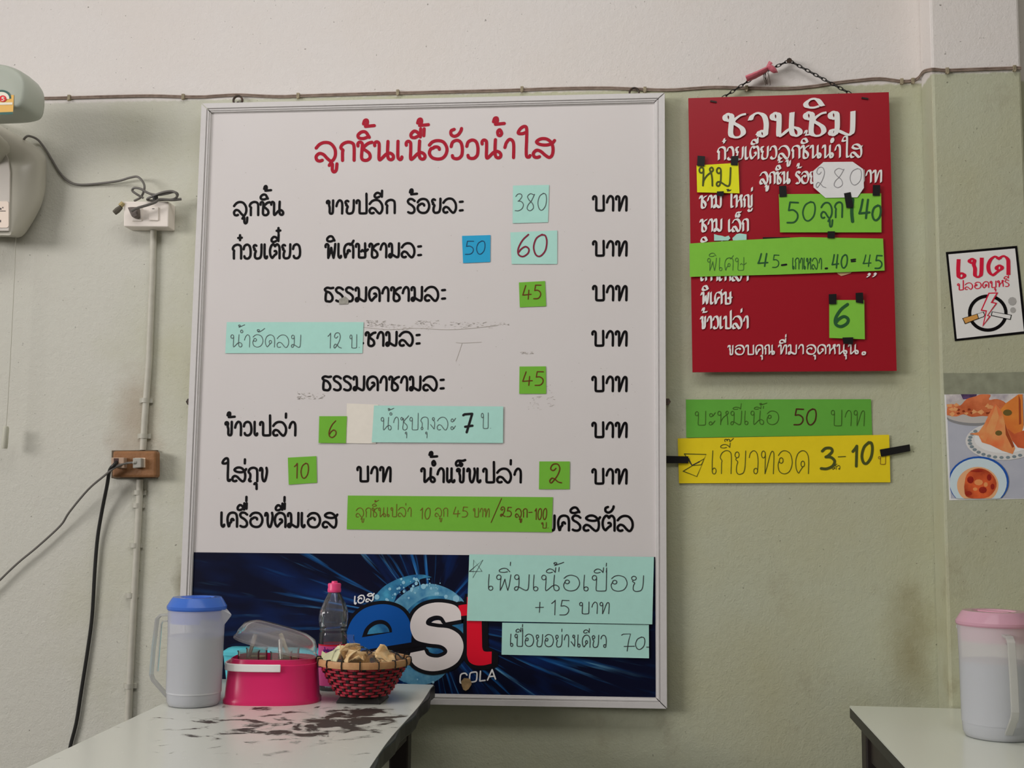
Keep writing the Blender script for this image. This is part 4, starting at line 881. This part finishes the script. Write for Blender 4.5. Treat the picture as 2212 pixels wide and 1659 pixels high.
MB().poly(ringw([(-26,222),(27,221),(27,226),(-26,227)], YL-.0008)).build('label_stripe', mat('label_white', (1,1,1)), lab)
MB().poly(ringw([(-26,243.5),(28,241.5),(28,247),(-26,249)], YL-.0008)).build('label_stripe', mat('label_teal', (1,1,1)), lab)
# pull cord and toggle
m = MB(); m.tube([W(33,509,YW-.05), W(34,515,-.015), W(31,600,-.015), W(22,780,-.015), W(16,885,-.015), W(13,921,-.015)], .0010, 5); pc = m.build('pull_cord', mat('pale_string', (.55,.54,.46), .7), fan, True)
m = MB(); a, b = W(13,921,-.015), W(9.5,969,-.015); m.tube([a, a.lerp(b,.08), a.lerp(b,.92), b], [.006,.0078,.0078,.0065], 12); m.build('cord_toggle', mat('pale_toggle', (.58,.58,.48), .5, .3), pc, True)
# power cord of the fan
m = MB()
m.tube(cr3([W(50,303,YW-.03),W(56,296,YW-.035),W(64,294,YW-.03),W(82,302,YW-.012),W(100,325,YW-.006),W(112,345,YW-.005),W(130,374,YW-.005),W(150,393,YW-.005),W(172,399,YW-.005),W(210,397,YW-.006),W(255,391,YW-.012),W(280,384,YW-.02),W(297,382,YW-.03),W(308,392,YW-.035),W(312,406,YW-.04),W(305,425,YW-.035),W(290,434,YW-.03)], 5), .0031, 7)
m.tube(cr3([W(310,428,-.02),W(296,420,-.025),W(286,412,-.025),W(290,406,-.028),W(304,408,-.03),W(318,416,-.03),W(330,420,-.03),W(345,421,-.03),W(362,418,-.03),W(376,415,-.03),W(384,420,-.02),W(376,430,-.02),W(350,432,-.02),W(325,433,-.02),W(318,430,-.024),W(330,424,-.03),W(350,416,-.035),W(370,413,-.035),W(380,417,-.035),W(383,424,-.03)], 5), .0031, 7)
m.tube(cr3([W(392,430,-.015),W(372,432,-.02),W(345,431,-.03),W(335,437,-.045),W(318,443,-.05),W(295,450,-.052),W(284,456,-.05)], 5), .0036, 7)
fc = m.build('power_cord', M_GCORD, fan, True)
m = MB(); m.prism(boxfront([(282,452),(289,451),(303,451),(304,470),(297,474),(291,472)], fy-.003), (0, -.02, 0)); m.build('plug', mat('dark_taupe_plug', (.15,.12,.105), .5, .4), fc, bevel=.002)
m = MB(); m.tube([W(335,423,-.032), W(336,431,-.03)], .0075, 8); m.build('cable_tie', M_BCORD, fc, True)
plug = thing('loose_plug', 'loose plug with a yellowish tip hanging at the left side of the white switch box', 'plug', W(255, 458, -.01))
m = MB(); m.tube([W(247,460,-.02), W(254,454,-.02), W(262,447,-.02)], [.007,.008,.006], 8); m.build('body', mat('grey_brown_plug', (.13,.115,.09), .45, .4), plug, True)
m = MB(); m.tube([W(260,445,-.02), W(266,438,-.018)], [.007,.006], 8); m.build('tip', mat('yellowed_plug', (.52,.42,.20), .5), plug, True)

# ------------------------------------------------------------------ tables
ZL = .05+ZF; ZR = .0312+ZF
def tabletop_mat():
    m = bpy.data.materials.new('worn_white_laminate'); m.use_nodes = True; nt = m.node_tree; L = nt.links; N = nt.nodes.new; b = nt.nodes['Principled BSDF']
    g = N('ShaderNodeNewGeometry')
    sep = N('ShaderNodeSeparateXYZ'); L.new(g.outputs['Position'], sep.inputs[0])
    n1 = N('ShaderNodeTexNoise'); n1.inputs['Scale'].default_value = 24; n1.inputs['Detail'].default_value = 5; n1.inputs['Roughness'].default_value = .6; n1.inputs['Distortion'].default_value = .5
    mp = N('ShaderNodeMapping'); mp.inputs['Scale'].default_value = (.75, .8, 1); mp.inputs['Location'].default_value = (.35, .1, 0); L.new(g.outputs['Position'], mp.inputs[0]); L.new(mp.outputs[0], n1.inputs['Vector'])
    def vm(op, a, v):
        n = N('ShaderNodeVectorMath'); n.operation = op; L.new(a, n.inputs[0]); n.inputs[1].default_value = v; return n.outputs[0]
    def blob(c, s, k0, k1):
        q = vm('MULTIPLY', vm('SUBTRACT', g.outputs['Position'], c), s); ln = N('ShaderNodeVectorMath'); ln.operation = 'LENGTH'; L.new(q, ln.inputs[0])
        r = N('ShaderNodeMapRange'); r.inputs[1].default_value = 1; r.inputs[2].default_value = 0; r.inputs[3].default_value = k0; r.inputs[4].default_value = k1; L.new(ln.outputs['Value'], r.inputs[0]); return r.outputs[0]
    a = blob((.44, -.60, ZL), (1/.36, 1/.42, 0), -.13, .085); a2 = blob((.575, -.50, ZL), (1/.11, 1/.24, 0), 0, .22)
    s = N('ShaderNodeMath'); s.operation = 'ADD'; L.new(a, s.inputs[0]); L.new(a2, s.inputs[1])
    s2 = N('ShaderNodeMath'); s2.operation = 'ADD'; L.new(s.outputs[0], s2.inputs[0]); L.new(n1.outputs['Fac'], s2.inputs[1])
    r = N('ShaderNodeMapRange'); r.inputs[1].default_value = .545; r.inputs[2].default_value = .63; L.new(s2.outputs[0], r.inputs[0])
    n2 = N('ShaderNodeTexNoise'); n2.inputs['Scale'].default_value = 9; L.new(g.outputs['Position'], n2.inputs['Vector'])
    br = N('ShaderNodeMix'); br.data_type = 'RGBA'; br.inputs[6].default_value = (.060, .034, .024, 1); br.inputs[7].default_value = (.03, .027, .027, 1); L.new(n2.outputs['Fac'], br.inputs[0])
    x = N('ShaderNodeMix'); x.data_type = 'RGBA'; x.inputs[6].default_value = (.70, .715, .655, 1); L.new(r.outputs[0], x.inputs[0]); L.new(br.outputs[2], x.inputs[7])
    L.new(x.outputs[2], b.inputs['Base Color']); b.inputs['Specular IOR Level'].default_value = .5
    ro = N('ShaderNodeMapRange'); ro.inputs[3].default_value = .22; ro.inputs[4].default_value = .6; L.new(r.outputs[0], ro.inputs[0]); L.new(ro.outputs[0], b.inputs['Roughness'])   # worn spots are dull
    return m
M_TOP = tabletop_mat(); M_EDGE = mat('black_table_edge', (.014,.013,.013), .45, .4, (30,.5,(.03,.025,.022))); M_LEG = mat('dark_table_leg', (.02,.017,.015), .5, .4, (20,.5,(.05,.03,.025)))
def wave_edge(p, q, n, amp):
    out = []
    for i in range(n+1):
        t = i/n; v = Vector(p).lerp(Vector(q), t); v.x += amp*math.sin(t*9.5+.6)*(1 if 0 < i < n else 0); out.append(v)
    return out
tl = thing('dining_table', 'white table with worn brown patches on its top, holding the blue-lidded jug', 'table', (.39, -.62, 0))
bl, bR = Vector((.104, -.035, ZL)), WZ(937, 1479, ZL); fl, fR = Vector((.146, -1.22, ZL)), WZ(797, 1659, ZL)+(WZ(797, 1659, ZL)-WZ(937, 1479, ZL))*.32
right = wave_edge(fR, bR, 24, .0035)
top = [bl, fl]+right
MB().prism([p-Vector((0, 0, .003)) for p in top], (0, 0, .003)).build('tabletop', M_TOP, tl)
e1 = [p+Vector((.004, 0, -.002)) for p in right]
MB().prism([bl+Vector((-.003, 0, -.0032)), fl+Vector((-.003, 0, -.0032))]+[p+Vector((.005+.004*math.sin(i*1.3), 0, -.0012)) for i, p in enumerate(right)], (0, 0, -.030)).build('edge_band', M_EDGE, tl, bevel=.004)
for x, y in ((.15,-.08),(.585,-.14),(.175,-1.16),(.635,-1.16)):
    m = MB(); m.box((x-.022, y-.022, 0), (x+.022, y+.022, ZL-.033)); m.build('leg', M_LEG, tl, bevel=.004)
m = MB(); m.box((.16,-.085,ZL-.10), (.585,-.06,ZL-.033)); m.box((.19,-1.17,ZL-.10), (.62,-1.145,ZL-.033)); m.box((.145,-1.1,ZL-.10), (.168,-.1,ZL-.033)); m.box((.585,-1.1,ZL-.10), (.61,-.2,ZL-.033)); m.build('apron', M_LEG, tl)
tr = thing('dining_table', 'plain white table with dark legs, holding the pink-lidded jug', 'table', (1.98, -.55, 0))
rc = WZ(1836, 1525, ZR); rf = WZ(1960, 1659, ZR); d_ = (rf-rc)/abs(rf.y-rc.y)
rc = rc+d_*(rc.y-(YP-.004)); fr = rc+d_*1.15
M_TOP2 = mat('plain_white_laminate', (.76,.79,.71), .2, .5)
q = [rc, Vector((px1+.35, YP-.004, ZR)), Vector((px1+.35, fr.y, ZR)), fr]
MB().prism([p-Vector((0, 0, .004)) for p in q], (0, 0, .004)).build('tabletop', M_TOP2, tr)
MB().prism([p-Vector((0, 0, .0045)) for p in q], (0, 0, -.022)).build('edge_band', M_EDGE, tr)
for x, y in ((rc.x+.045,-.12),(2.36,-.12),(fr.x+.06,fr.y+.05),(2.36,fr.y+.05)):
    m = MB(); m.box((x-.025, y-.025, 0), (x+.025, y+.025, ZR-.027)); m.build('leg', M_LEG, tr, bevel=.004)
m = MB(); m.box((rc.x+.03, fr.y+.08, ZR-.11), (rc.x+.055, -.10, ZR-.027)); m.build('apron', M_LEG, tr)

# ------------------------------------------------------------------ water jugs
M_JUG = clear('frosted_jug_plastic', (.97,.975,.98), (.95,.96,.975), .60, .25, .08)
M_WATER = clear('jug_water', (.78,.83,.90), (.50,.545,.62), .72, .3, .04)
M_SHADOWLID = None
def water_jug(label, base, R, H, lid_rgb, ha, sa, fill):
    t = thing('water_jug', label, 'jug', base)
    b = Vector(base)
    Hb = H*.90
    prof = [(R*.80,.0),(R*.90,.002),(R*.965,.010),(R*.985,.03),(R,.12*H),(R*1.02,Hb*.72),(R*1.035,Hb*.86),(R*1.045,Hb)]
    m = MB(); m.lathe(prof, b, 56, True, False); m.build('body', M_JUG, t, True)
    k = .965; fz = fill*H
    wp = [(R*.78,.003),(R*.88*k,.005),(R*.96*k,.013),(R*.985*k,.032),(R*k,.12*H),(R*1.01*k,fz)]
    m = MB(); m.lathe(wp, b, 48); wo = m.build('water', M_WATER, t, True)
    lid = clear('lid_plastic_%d_%d_%d' % lid_rgb, C(*lid_rgb, .8), C(*lid_rgb, .55), .86, .15, .2)
    skirt = clear('lid_skirt_%d_%d_%d' % lid_rgb, C(*lid_rgb, .7), C(*lid_rgb, .6), .6, .2, .1)
    m = MB(); m.lathe([(R*1.06,Hb-.004),(R*1.09,Hb-.001),(R*1.09,Hb+.004),(R*.93,H*.985),(R*.88,H),(R*.62,H),(R*.58,H*.988),(0.001,H*.988)], b, 56, False, False); m.box((-R*.5, -.004, H*.985), (R*.5, .004, H*.999), Matrix.Translation(b)@Matrix.Rotation(sa, 4, 'Z')); lo = m.build('lid', lid, t, True, angle=25)
    # collar inside the neck: open over the pouring gap
    m = MB(); n = 44; rings = []
    for z in (H*.76, Hb): rings.append([b+Vector((R*.955*math.cos(sa+.5+(2*math.pi-1.6)*i/n), R*.955*math.sin(sa+.5+(2*math.pi-1.6)*i/n), z)) for i in range(n+1)])
    m.loft(rings, False, False, False); m.build('lid_collar', skirt, lo, True)
    # spout
    c, s = math.cos(sa), math.sin(sa); o_ = Vector((c, s, 0)); sd = Vector((-s, c, 0))
    m = MB(); a = b+o_*R*1.0
    m.add([a+sd*.018+Vector((0, 0, Hb-.001)), a-sd*.018+Vector((0, 0, Hb-.001)), a+o_*.018+Vector((0, 0, Hb-.016)), a+Vector((0, 0, Hb-.040)), a+o_*.017+sd*.003+Vector((0, 0, Hb-.013)), a+o_*.017-sd*.003+Vector((0, 0, Hb-.013))],
          [(0,4,2,3), (1,3,2,5), (0,1,5,4), (4,5,2)]); m.build('spout', M_JUG, t)
    # handle: a flat rimmed loop
    c, s = math.cos(ha), math.sin(ha); o_ = Vector((c, s, 0)); sd = Vector((-s, c, 0))
    path = [o_*(R*1.0)+Vector((0, 0, H*.83)), o_*(R*1.36)+Vector((0, 0, H*.825)), o_*(R*1.50)+Vector((0, 0, H*.79)), o_*(R*1.60)+Vector((0, 0, H*.50)), o_*(R*1.64)+Vector((0, 0, H*.27)), o_*(R*1.56)+Vector((0, 0, H*.22)), o_*(R*1.25)+Vector((0, 0, H*.14)), o_*(R*.98)+Vector((0, 0, H*.07))]
    m = MB(); rings = []
    for i, p in enumerate(path):
        tn = (path[min(i+1, len(path)-1)]-path[max(i-1, 0)]).normalized(); nn = tn.cross(sd)
        rings.append([b+p+sd*e*.0075+nn*f*.0028 for e, f in ((1,1),(-1,1),(-1,-1),(1,-1))])
    m.loft(rings); ho = m.build('handle', clear('handle_plastic', (.95,.95,.93), (.80,.80,.77), .55, .2, .15), t, bevel=.0012)
    m = MB(); m.tube([b+o_*(R*1.10)+Vector((0, 0, H*.77)), b+o_*(R*1.30)+Vector((0, 0, H*.765)), b+o_*(R*1.345)+Vector((0, 0, H*.74)), b+o_*(R*1.42)+Vector((0, 0, H*.30))], .0022, 6); m.build('handle_rib', clear('handle_plastic', None, None, 0), ho, True)
    return t
j1 = WZ(417.5, 1522, ZL)
water_jug('frosted water jug with a blue lid on the worn left table', (j1.x, j1.y, ZL),   .0575, .226, (70,110,205), math.pi+.02, .02, .64)
j2 = WZ(2156, 1592, ZR)
water_jug('frosted water jug with a pink lid on the plain right table', (j2.x, j2.y, ZR), .0675, .247, (225,150,165), -1.58, 2.3, .60)

# ------------------------------------------------------------------ condiment caddy
M_CAD = mat('hot_pink_plastic', (.74,.026,.15), .28, .45); M_CLEAR = clear('clear_lid_plastic', (.92,.92,.93), (.85,.84,.84), .27, .06, .16); M_GLASS = clear('thin_glass', (.93,.95,.93), (.75,.77,.74), .15, .03, .10)
cc = Vector((.334, -.316, ZL)); rotc = .10
KC = .92
def cad_ring(a, b, z, n=56, e=.55, off=(0, 0)):
    R_ = []
    for k in range(n):
        t = 2*math.pi*k/n; x, y = math.cos(t), math.sin(t)
        # blunt at the left, rounder at the right
        ee = e if x < 0 else .85
        x, y = math.copysign(abs(x)**ee, x), math.copysign(abs(y)**ee, y)
        X, Y = KC*a*x+off[0], KC*b*y+off[1]
        R_.append(cc+Vector((X*math.cos(rotc)-Y*math.sin(rotc), X*math.sin(rotc)+Y*math.cos(rotc), z)))
    return R_
cad = thing('condiment_caddy', 'hot pink condiment caddy with white handle and propped clear lid', 'condiment caddy', cc)
m = MB(); m.loft([cad_ring(.112,.084,0), cad_ring(.113,.085,.008), cad_ring(.109,.081,.013), cad_ring(.104,.077,.070), cad_ring(.103,.076,.082), cad_ring(.099,.072,.083), cad_ring(.097,.070,.093), cad_ring(.094,.067,.094), cad_ring(.092,.065,.070)], True, True); m.build('body', M_CAD, cad, True, angle=50)
# handle band: around the blunt left end
m = MB(); n = 56; R0 = cad_ring(.1065,.0795,.070, n); R1 = cad_ring(.1065,.0795,.086, n); R2 = cad_ring(.1105,.0835,.070, n); R3 = cad_ring(.1105,.0835,.086, n)
seg = list(range(17, 45)); rings = [[R0[i], R1[i], R3[i], R2[i]] for i in seg]; m.loft(rings); m.build('handle', mat('white_handle', C(205,198,196), .35, .4), cad, bevel=.002)
# lid, raised at its left end
piv = cc+Vector((.09, 0, .093)); TI = Matrix.Translation(piv)@Matrix.Rotation(math.radians(15), 4, 'Y')@Matrix.Translation(-piv)
m = MB(); rr = [cad_ring(.100,.073,.092), cad_ring(.100,.073,.096), cad_ring(.097,.070,.097), cad_ring(.094,.067,.112), cad_ring(.086,.059,.126), cad_ring(.066,.043,.133), cad_ring(.02,.015,.134)]
m.loft([[TI@p for p in r] for r in rr], False, True); m.build('lid', M_CLEAR, cad, True, angle=60)
spots = [(-.052,-.022),(-.045,.030),(.02,-.030),(.026,.028)]
def cpos(x, y, z=0): return cc+Vector((x*math.cos(rotc)-y*math.sin(rotc), x*math.sin(rotc)+y*math.cos(rotc), z))
fills = [(.22,.05,.03),(.50,.40,.22),(.25,.09,.04),(.45,.30,.14)]
where = ['front left', 'rear left', 'front right', 'rear right']
for i, (x, y) in enumerate(spots):
    p = cpos(x, y, .0712); jar = thing('condiment_jar', 'small glass condiment jar in the pink caddy, the %s one' % where[i], 'jar', p, 'condiment jars in the pink caddy')
    m = MB(); m.lathe([(.019,0),(.0225,.002),(.023,.010),(.023,.034),(.0245,.037),(.0225,.037),(.0215,.034),(.0215,.004)], p, 28, True, True); m.build('glass', M_GLASS, jar, True)
    m = MB(); m.lathe([(.0205,.005),(.0208,.019),(.001,.021)], p, 24, True, False); m.build('condiment', mat('condiment_%d' % i, fills[i], .7), jar, True)
M_SPOON = mat('pale_spoon', (.62,.60,.42), .3, .5); M_STEEL = mat('spoon_steel', (.55,.54,.48), .3, .5, metal=.6)
for i, (lean, dz, mt, lb) in enumerate((((.012,.0), .075, M_STEEL, 'steel spoon in the front left jar of the pink caddy'), ((-.006,.01), .060, M_STEEL, 'short dark steel spoon in the rear left jar of the pink caddy'), ((-.02,.004), .070, M_SPOON, 'pale flat spoon leaning in the rear right jar of the pink caddy'))):
    s = spots[(0, 2, 3)[i]]; p = cpos(s[0], s[1], .0712+.021)
    if i == 1: lb = 'short steel spoon in the front right jar of the pink caddy'
    m = MB(); tip = p+Vector((lean[0], lean[1], dz*.62)); m.tube([p, p.lerp(tip, .5), tip, tip+Vector((lean[0]*.1, 0, .004))], [.0035,.0042,.005,.004], 8, flat=.5)
    tag(m.build('spoon', mt, None, True), lb, 'spoon')

# ------------------------------------------------------------------ teal box behind the caddy
tb0, tb1 = W(478, 1402, -.12), W(704, 1404, -.12)
tb = thing('plastic_box', 'teal plastic box standing behind the pink caddy', 'box', ((tb0.x+tb1.x)/2, -.10, ZL))
zt = tb0.z
m = MB(); 
def rr3(x0, x1, y0, y1, z, r=.012): return [Vector((a, b, z)) for a, b in rrect(x0, y0, x1, y1, r)]
m.loft([rr3(tb0.x+.008, tb1.x-.008, -.107, -.055, ZL), rr3(tb0.x, tb1.x, -.112, -.050, zt-.018), rr3(tb0.x, tb1.x, -.112, -.050, zt-.016)]); m.build('body', mat('teal_plastic', C(72,160,172), .35, .4), tb, True)
m = MB(); m.loft([rr3(tb0.x-.003, tb1.x+.003, -.115, -.047, zt-.016), rr3(tb0.x-.003, tb1.x+.003, -.115, -.047, zt-.008), rr3(tb0.x+.008, tb1.x-.008, -.107, -.057, zt)]); m.build('lid', mat('teal_plastic', (0,0,0)), tb, True)

# ------------------------------------------------------------------ bottle
bp = WZ(719, 1492, ZL); YBT = -.150
bp = Vector((W(719, 1400, YBT).x, YBT, ZL))
bz = lambda py: W(719, py, YBT).z-ZL
Rb = (W(750, 1420, YBT)-W(690, 1420, YBT)).x/2
bt = thing('plastic_bottle', 'clear plastic bottle with a pink cap and pink label, behind the basket', 'bottle', bp)
zs_ = {k: bz(k) for k in (1258,1272,1277,1284,1300,1320,1335,1350,1356,1360,1364,1370,1388)}
M_PET = clear('clear_pet', (.92,.93,.96), (.75,.78,.82), .10, .03, .34)
prof = [(Rb*.85,0),(Rb*.98,.006),(Rb,.02),(Rb*.98,.03),(Rb,.05),(Rb,zs_[1388]),(Rb*.98,zs_[1370]),(Rb*.93,zs_[1364]),(Rb*.985,zs_[1360]),(Rb*.93,zs_[1356]),(Rb*.99,zs_[1350]),(Rb*1.02,zs_[1335]),(Rb*.97,zs_[1320]),(Rb*.74,zs_[1300]),(Rb*.48,zs_[1284]),(Rb*.36,zs_[1277]),(Rb*.36,zs_[1272])]
dense = []
for i in range(len(prof)-1):
    for k in range(4): dense.append((prof[i][0]+(prof[i+1][0]-prof[i][0])*k/4, prof[i][1]+(prof[i+1][1]-prof[i][1])*k/4))
zlo, zhi = zs_[1356], zs_[1284]
def spiral(a, z):
    if z < zlo or z > zhi: return 1
    e = math.sin(math.pi*(z-zlo)/(zhi-zlo)); return 1+.045*e*math.sin(9*a+60*z)
m = MB(); m.lathe(dense, bp, 72, True, False, spiral); m.build('body', M_PET, bt, True, angle=60)
m = MB(); cp_ = [(Rb*.46,zs_[1277]-.002),(Rb*.48,zs_[1277]),(Rb*.48,zs_[1272]),(Rb*.45,zs_[1272]+.002),(Rb*.47,zs_[1258]-.005),(Rb*.43,zs_[1258]-.002),(Rb*.22,zs_[1258]-.001),(Rb*.20,zs_[1258]+.003),(.001,zs_[1258]+.003)]
m.lathe(cp_, bp, 40, True, False); m.build('cap', mat('hot_pink_cap', C(226,62,110), .35, .4), bt, True)
lz0, lz1 = .012, bz(1392)
m = MB(); m.lathe([(Rb*1.012,lz0),(Rb*1.012,lz1)], bp, 48, False, False); lb = m.build('bottle_label', mat('pink_label', C(215,80,140), .4, .3), bt, True)
def onlabel(a, b, l=0):
    p = W(a, b, bp.y-Rb); dx = max(-.97, min(.97, (p.x-bp.x)/(Rb*1.02))); k = Rb*1.024+l; return Vector((bp.x+k*dx, bp.y-k*math.sqrt(1-dx*dx), p.z))
m = MB(); write(m, 'น้ำปลาแท้', 698, 722, 1408, 1408, 4.5, 1.3, onlabel); m.build('label_lettering', mat('label_purple', C(70,30,120), .4), lb)
m = MB(); m.poly([onlabel(*p) for p in ell(709,1425,11,11,16)]); m.build('label_emblem', mat('label_emblem_red', C(200,25,45), .4), lb)
m = MB(); m.poly([onlabel(*p) for p in ((728,1397),(734,1395),(741,1404),(740,1409))]); m.build('label_flash', mat('label_navy', C(40,30,90), .4), lb)
m = MB(); m.lathe([(Rb*1.014,lz1-.0005),(Rb*1.016,lz1+.001),(Rb*1.014,lz1+.0025)], bp, 48, False, False); m.build('label_edge', mat('label_emblem_red', (0,0,0)), lb, True)

# ------------------------------------------------------------------ basket
bk = WZ(778, 1512, ZL); bk = Vector((bk.x+.007, bk.y-.004, ZL))
bkt = thing('woven_basket', 'red and black woven basket with a bamboo rim on the worn table', 'basket', bk)
Rr = .0985; hB = .086; zf0 = .014
def brad(t): return .055+(Rr*.965-.055)*(t**.85)
M_BRED = mat('red_weave_strip', (.42,.022,.045), .4, .4); M_BBLK = mat('black_weave_strip', (.016,.014,.013), .5, .3); M_BAM = mat('bamboo_rim', (.60,.34,.16), .5, .35, (70,.7,(.45,.21,.09)))
m = MB(); NS = 28; rowsN = 10
for i in range(NS*1):
    a = 2*math.pi*i/NS
    m.m = 1
    rings = []
    for k in range(9):
        t = k/8; r = brad(t); z = zf0+t*(hB-zf0-.006); c, s = math.cos(a), math.sin(a); w = .0028+.0016*t
        P = bk+Vector((r*c, r*s, z)); sd = Vector((-s, c, 0)); od = Vector((c, s, 0))
        rings.append([P+sd*w+od*.0007, P-sd*w+od*.0007, P-sd*w-od*.0007, P+sd*w-od*.0007])
    m.loft(rings)
for j in range(rowsN):
    t = (j+.5)/rowsN; z = zf0+t*(hB-zf0-.006); r0 = brad(t); n = NS*4; m.m = 0
    rings = []
    for k in range(n+1):
        a = 2*math.pi*k/n; off = .0026*math.cos(a*NS/2+math.pi*j); r = r0+off; c, s = math.cos(a), math.sin(a)
        P = bk+Vector((r*c, r*s, z)); od = Vector((c, s, 0)); h = .0023
        rings.append([P+Vector((0, 0, h))+od*.0005, P+Vector((0, 0, -h))+od*.0005, P+Vector((0, 0, -h))-od*.0005, P+Vector((0, 0, h))-od*.0005])
    m.loft(rings, False, False)
m.m = 1; m.lathe([(.001, zf0+.001), (.053, zf0+.001)], bk, 28, False, False)
m.lathe([(brad(k/8)-.004, zf0+.001+k/8*(hB-zf0-.008)) for k in range(9)], bk, 40, False, False)
m.build('weave', [M_BRED, M_BBLK], bkt)
m = MB(); n = 64; rings = []
for k in range(n+1):
    a = 2*math.pi*k/n; c, s = math.cos(a), math.sin(a); od = Vector((c, s, 0)); P = bk+od*Rr+Vector((0, 0, hB))
    rings.append([P+od*x+Vector((0, 0, z)) for x, z in ((.003,.007),(.0045,0),(.003,-.007),(-.003,-.007),(-.0045,0),(-.003,.007))])
m.loft(rings, False, False); m.build('rim', M_BAM, bkt, True, angle=50)
for k in range(16):
    a = 2*math.pi*(k+.35)/16; od = Vector((math.cos(a), math.sin(a), 0)); P = bk+od*Rr+Vector((0, 0, hB)); m = MB()
    m.tube([P+od*x+Vector((0, 0, z)) for x, z in ((.0045,.0085),(.0062,0),(.0045,-.0095),(-.004,-.0095),(-.006,0),(-.0045,.0085),(.0045,.0085))], .0013, 6); m.build('rim_binding', M_BBLK, bkt, True)
m = MB(); m.loft([[bk+Vector((x*.050, y*.050, 0)) for x, y in ((1,1),(-1,1),(-1,-1),(1,-1))], [bk+Vector((x*.0385, y*.0385, zf0+.006)) for x, y in ((1,1),(-1,1),(-1,-1),(1,-1))]]); m.build('foot', M_BBLK, bkt, bevel=.003)
# crisps in bags
M_CR = mat('golden_fried_dough', (.86,.58,.27), .6, .3, (60,.8,(.90,.70,.42)), (110,.15))
def crisp_mesh(seed):
    rnd = random.Random(seed); m = MB(); n = 7; g_ = []
    for j in range(n):
        for i in range(n):
            u, v = i/(n-1)-.5, j/(n-1)-.5
            z = .010*math.sin(3.2*u+seed)*math.cos(2.6*v+seed*.7)+.012*(u*u-v*v)*rnd.uniform(.9, 1.1)+.0018*rnd.uniform(-1, 1)
            sk = .8+.5*(u+.5); g_.append(Vector((u*.052*(1.0-.75*(v+.5)), v*.050*(.9+.2*u), z)))
    m.add(g_, [(j*n+i, j*n+i+1, (j+1)*n+i+1, (j+1)*n+i) for j in range(n-1) for i in range(n-1)])
    return m
proto = []
for s in range(4):
    o_ = crisp_mesh(s).build('fried_wonton_crisp', M_CR, None, True, angle=60); sm = o_.modifiers.new('sheet', 'SOLIDIFY'); sm.thickness = .0022; proto.append(o_)
rnd = random.Random(11); used = [False]*4
CL = 'golden fried wonton crisp in a clear bag in the woven basket'
for i in range(16):
    k = i % 4
    if used[k]: o_ = proto[k].copy(); COL.objects.link(o_)
    else: o_ = proto[k]; used[k] = True
    bag = 0 if i < 9 else 1
    cx, cy = ((-.022, -.006), (.040, .004))[bag]; a = rnd.uniform(0, 6.28); r = rnd.uniform(0, .026)
    lay = i/9 if bag == 0 else (i-9)/7
    o_.location = bk+Vector((cx+r*math.cos(a), cy+r*math.sin(a)*.9, .066+.030*lay+(.006 if bag == 0 else -.002)))
    o_.rotation_euler = (rnd.uniform(.3, 1.5), rnd.uniform(-.7, .7), rnd.uniform(0, 6.28)); o_.scale = (1, 1, 1)
    tag(o_, CL, 'snack', 'fried wonton crisps in the basket')
M_FILM = clear('clear_film_bag', (.985,.985,.985), (.8,.8,.8), .03, .08, .09)
def bagmesh(c, rx, ry, rz, seed, tail):
    rnd = random.Random(seed); m = MB(); rings = []; n = 28
    for j in range(9):
        ph = -math.pi/2+math.pi*(j+.3)/8.6
        ring = []
        for i in range(n):
            a = 2*math.pi*i/n; w = 1+.05*math.sin(5*a+seed+j)+.06*rnd.uniform(-1, 1)
            ring.append(c+Vector((rx*math.cos(ph)*math.cos(a)*w, ry*math.cos(ph)*math.sin(a)*w, rz*math.sin(ph)*(1+.06*rnd.uniform(-1, 1)))))
        rings.append(ring)
    m.loft(rings)
    if tail:
        p = c+Vector((.0, .0, rz*.92)); m.loft([[p+Vector((.012*math.cos(2*math.pi*i/8), .010*math.sin(2*math.pi*i/8), 0)) for i in range(8)], [p+Vector((-.004+.005*math.cos(2*math.pi*i/8), .004*math.sin(2*math.pi*i/8), .010)) for i in range(8)], [p+Vector((-.012+.012*math.cos(2*math.pi*i/8), .006*math.sin(2*math.pi*i/8), .026)) for i in range(8)]], False, False)
    return m
tag(bagmesh(bk+Vector((-.022, -.006, .088)), .050, .046, .030, 3, True).build('snack_bag', M_FILM, None, True, angle=70), 'clear plastic snack bag in the woven basket, the left one with the taller heap', 'bag')
tag(bagmesh(bk+Vector((.043, .004, .083)), .042, .045, .027, 8, False).build('snack_bag', M_FILM, None, True, angle=70), 'clear plastic snack bag in the woven basket, the right one near the rim', 'bag')
m = MB(); m.add([bk+Vector(v) for v in ((-.092,-.020,.088),(-.055,-.030,.086),(-.046,-.004,.118),(-.060,.004,.116),(-.070,.002,.106),(-.088,.010,.098),(-.096,.006,.104))], [(0,1,2,3,4),(0,4,5,6)])
o_ = m.build('folded_napkin', mat('pale_cream_tissue', C(205,205,165), .8), None); sm = o_.modifiers.new('sheet', 'SOLIDIFY'); sm.thickness = .003; tag(o_, 'pale cream folded tissue at the left side of the woven basket', 'napkin')
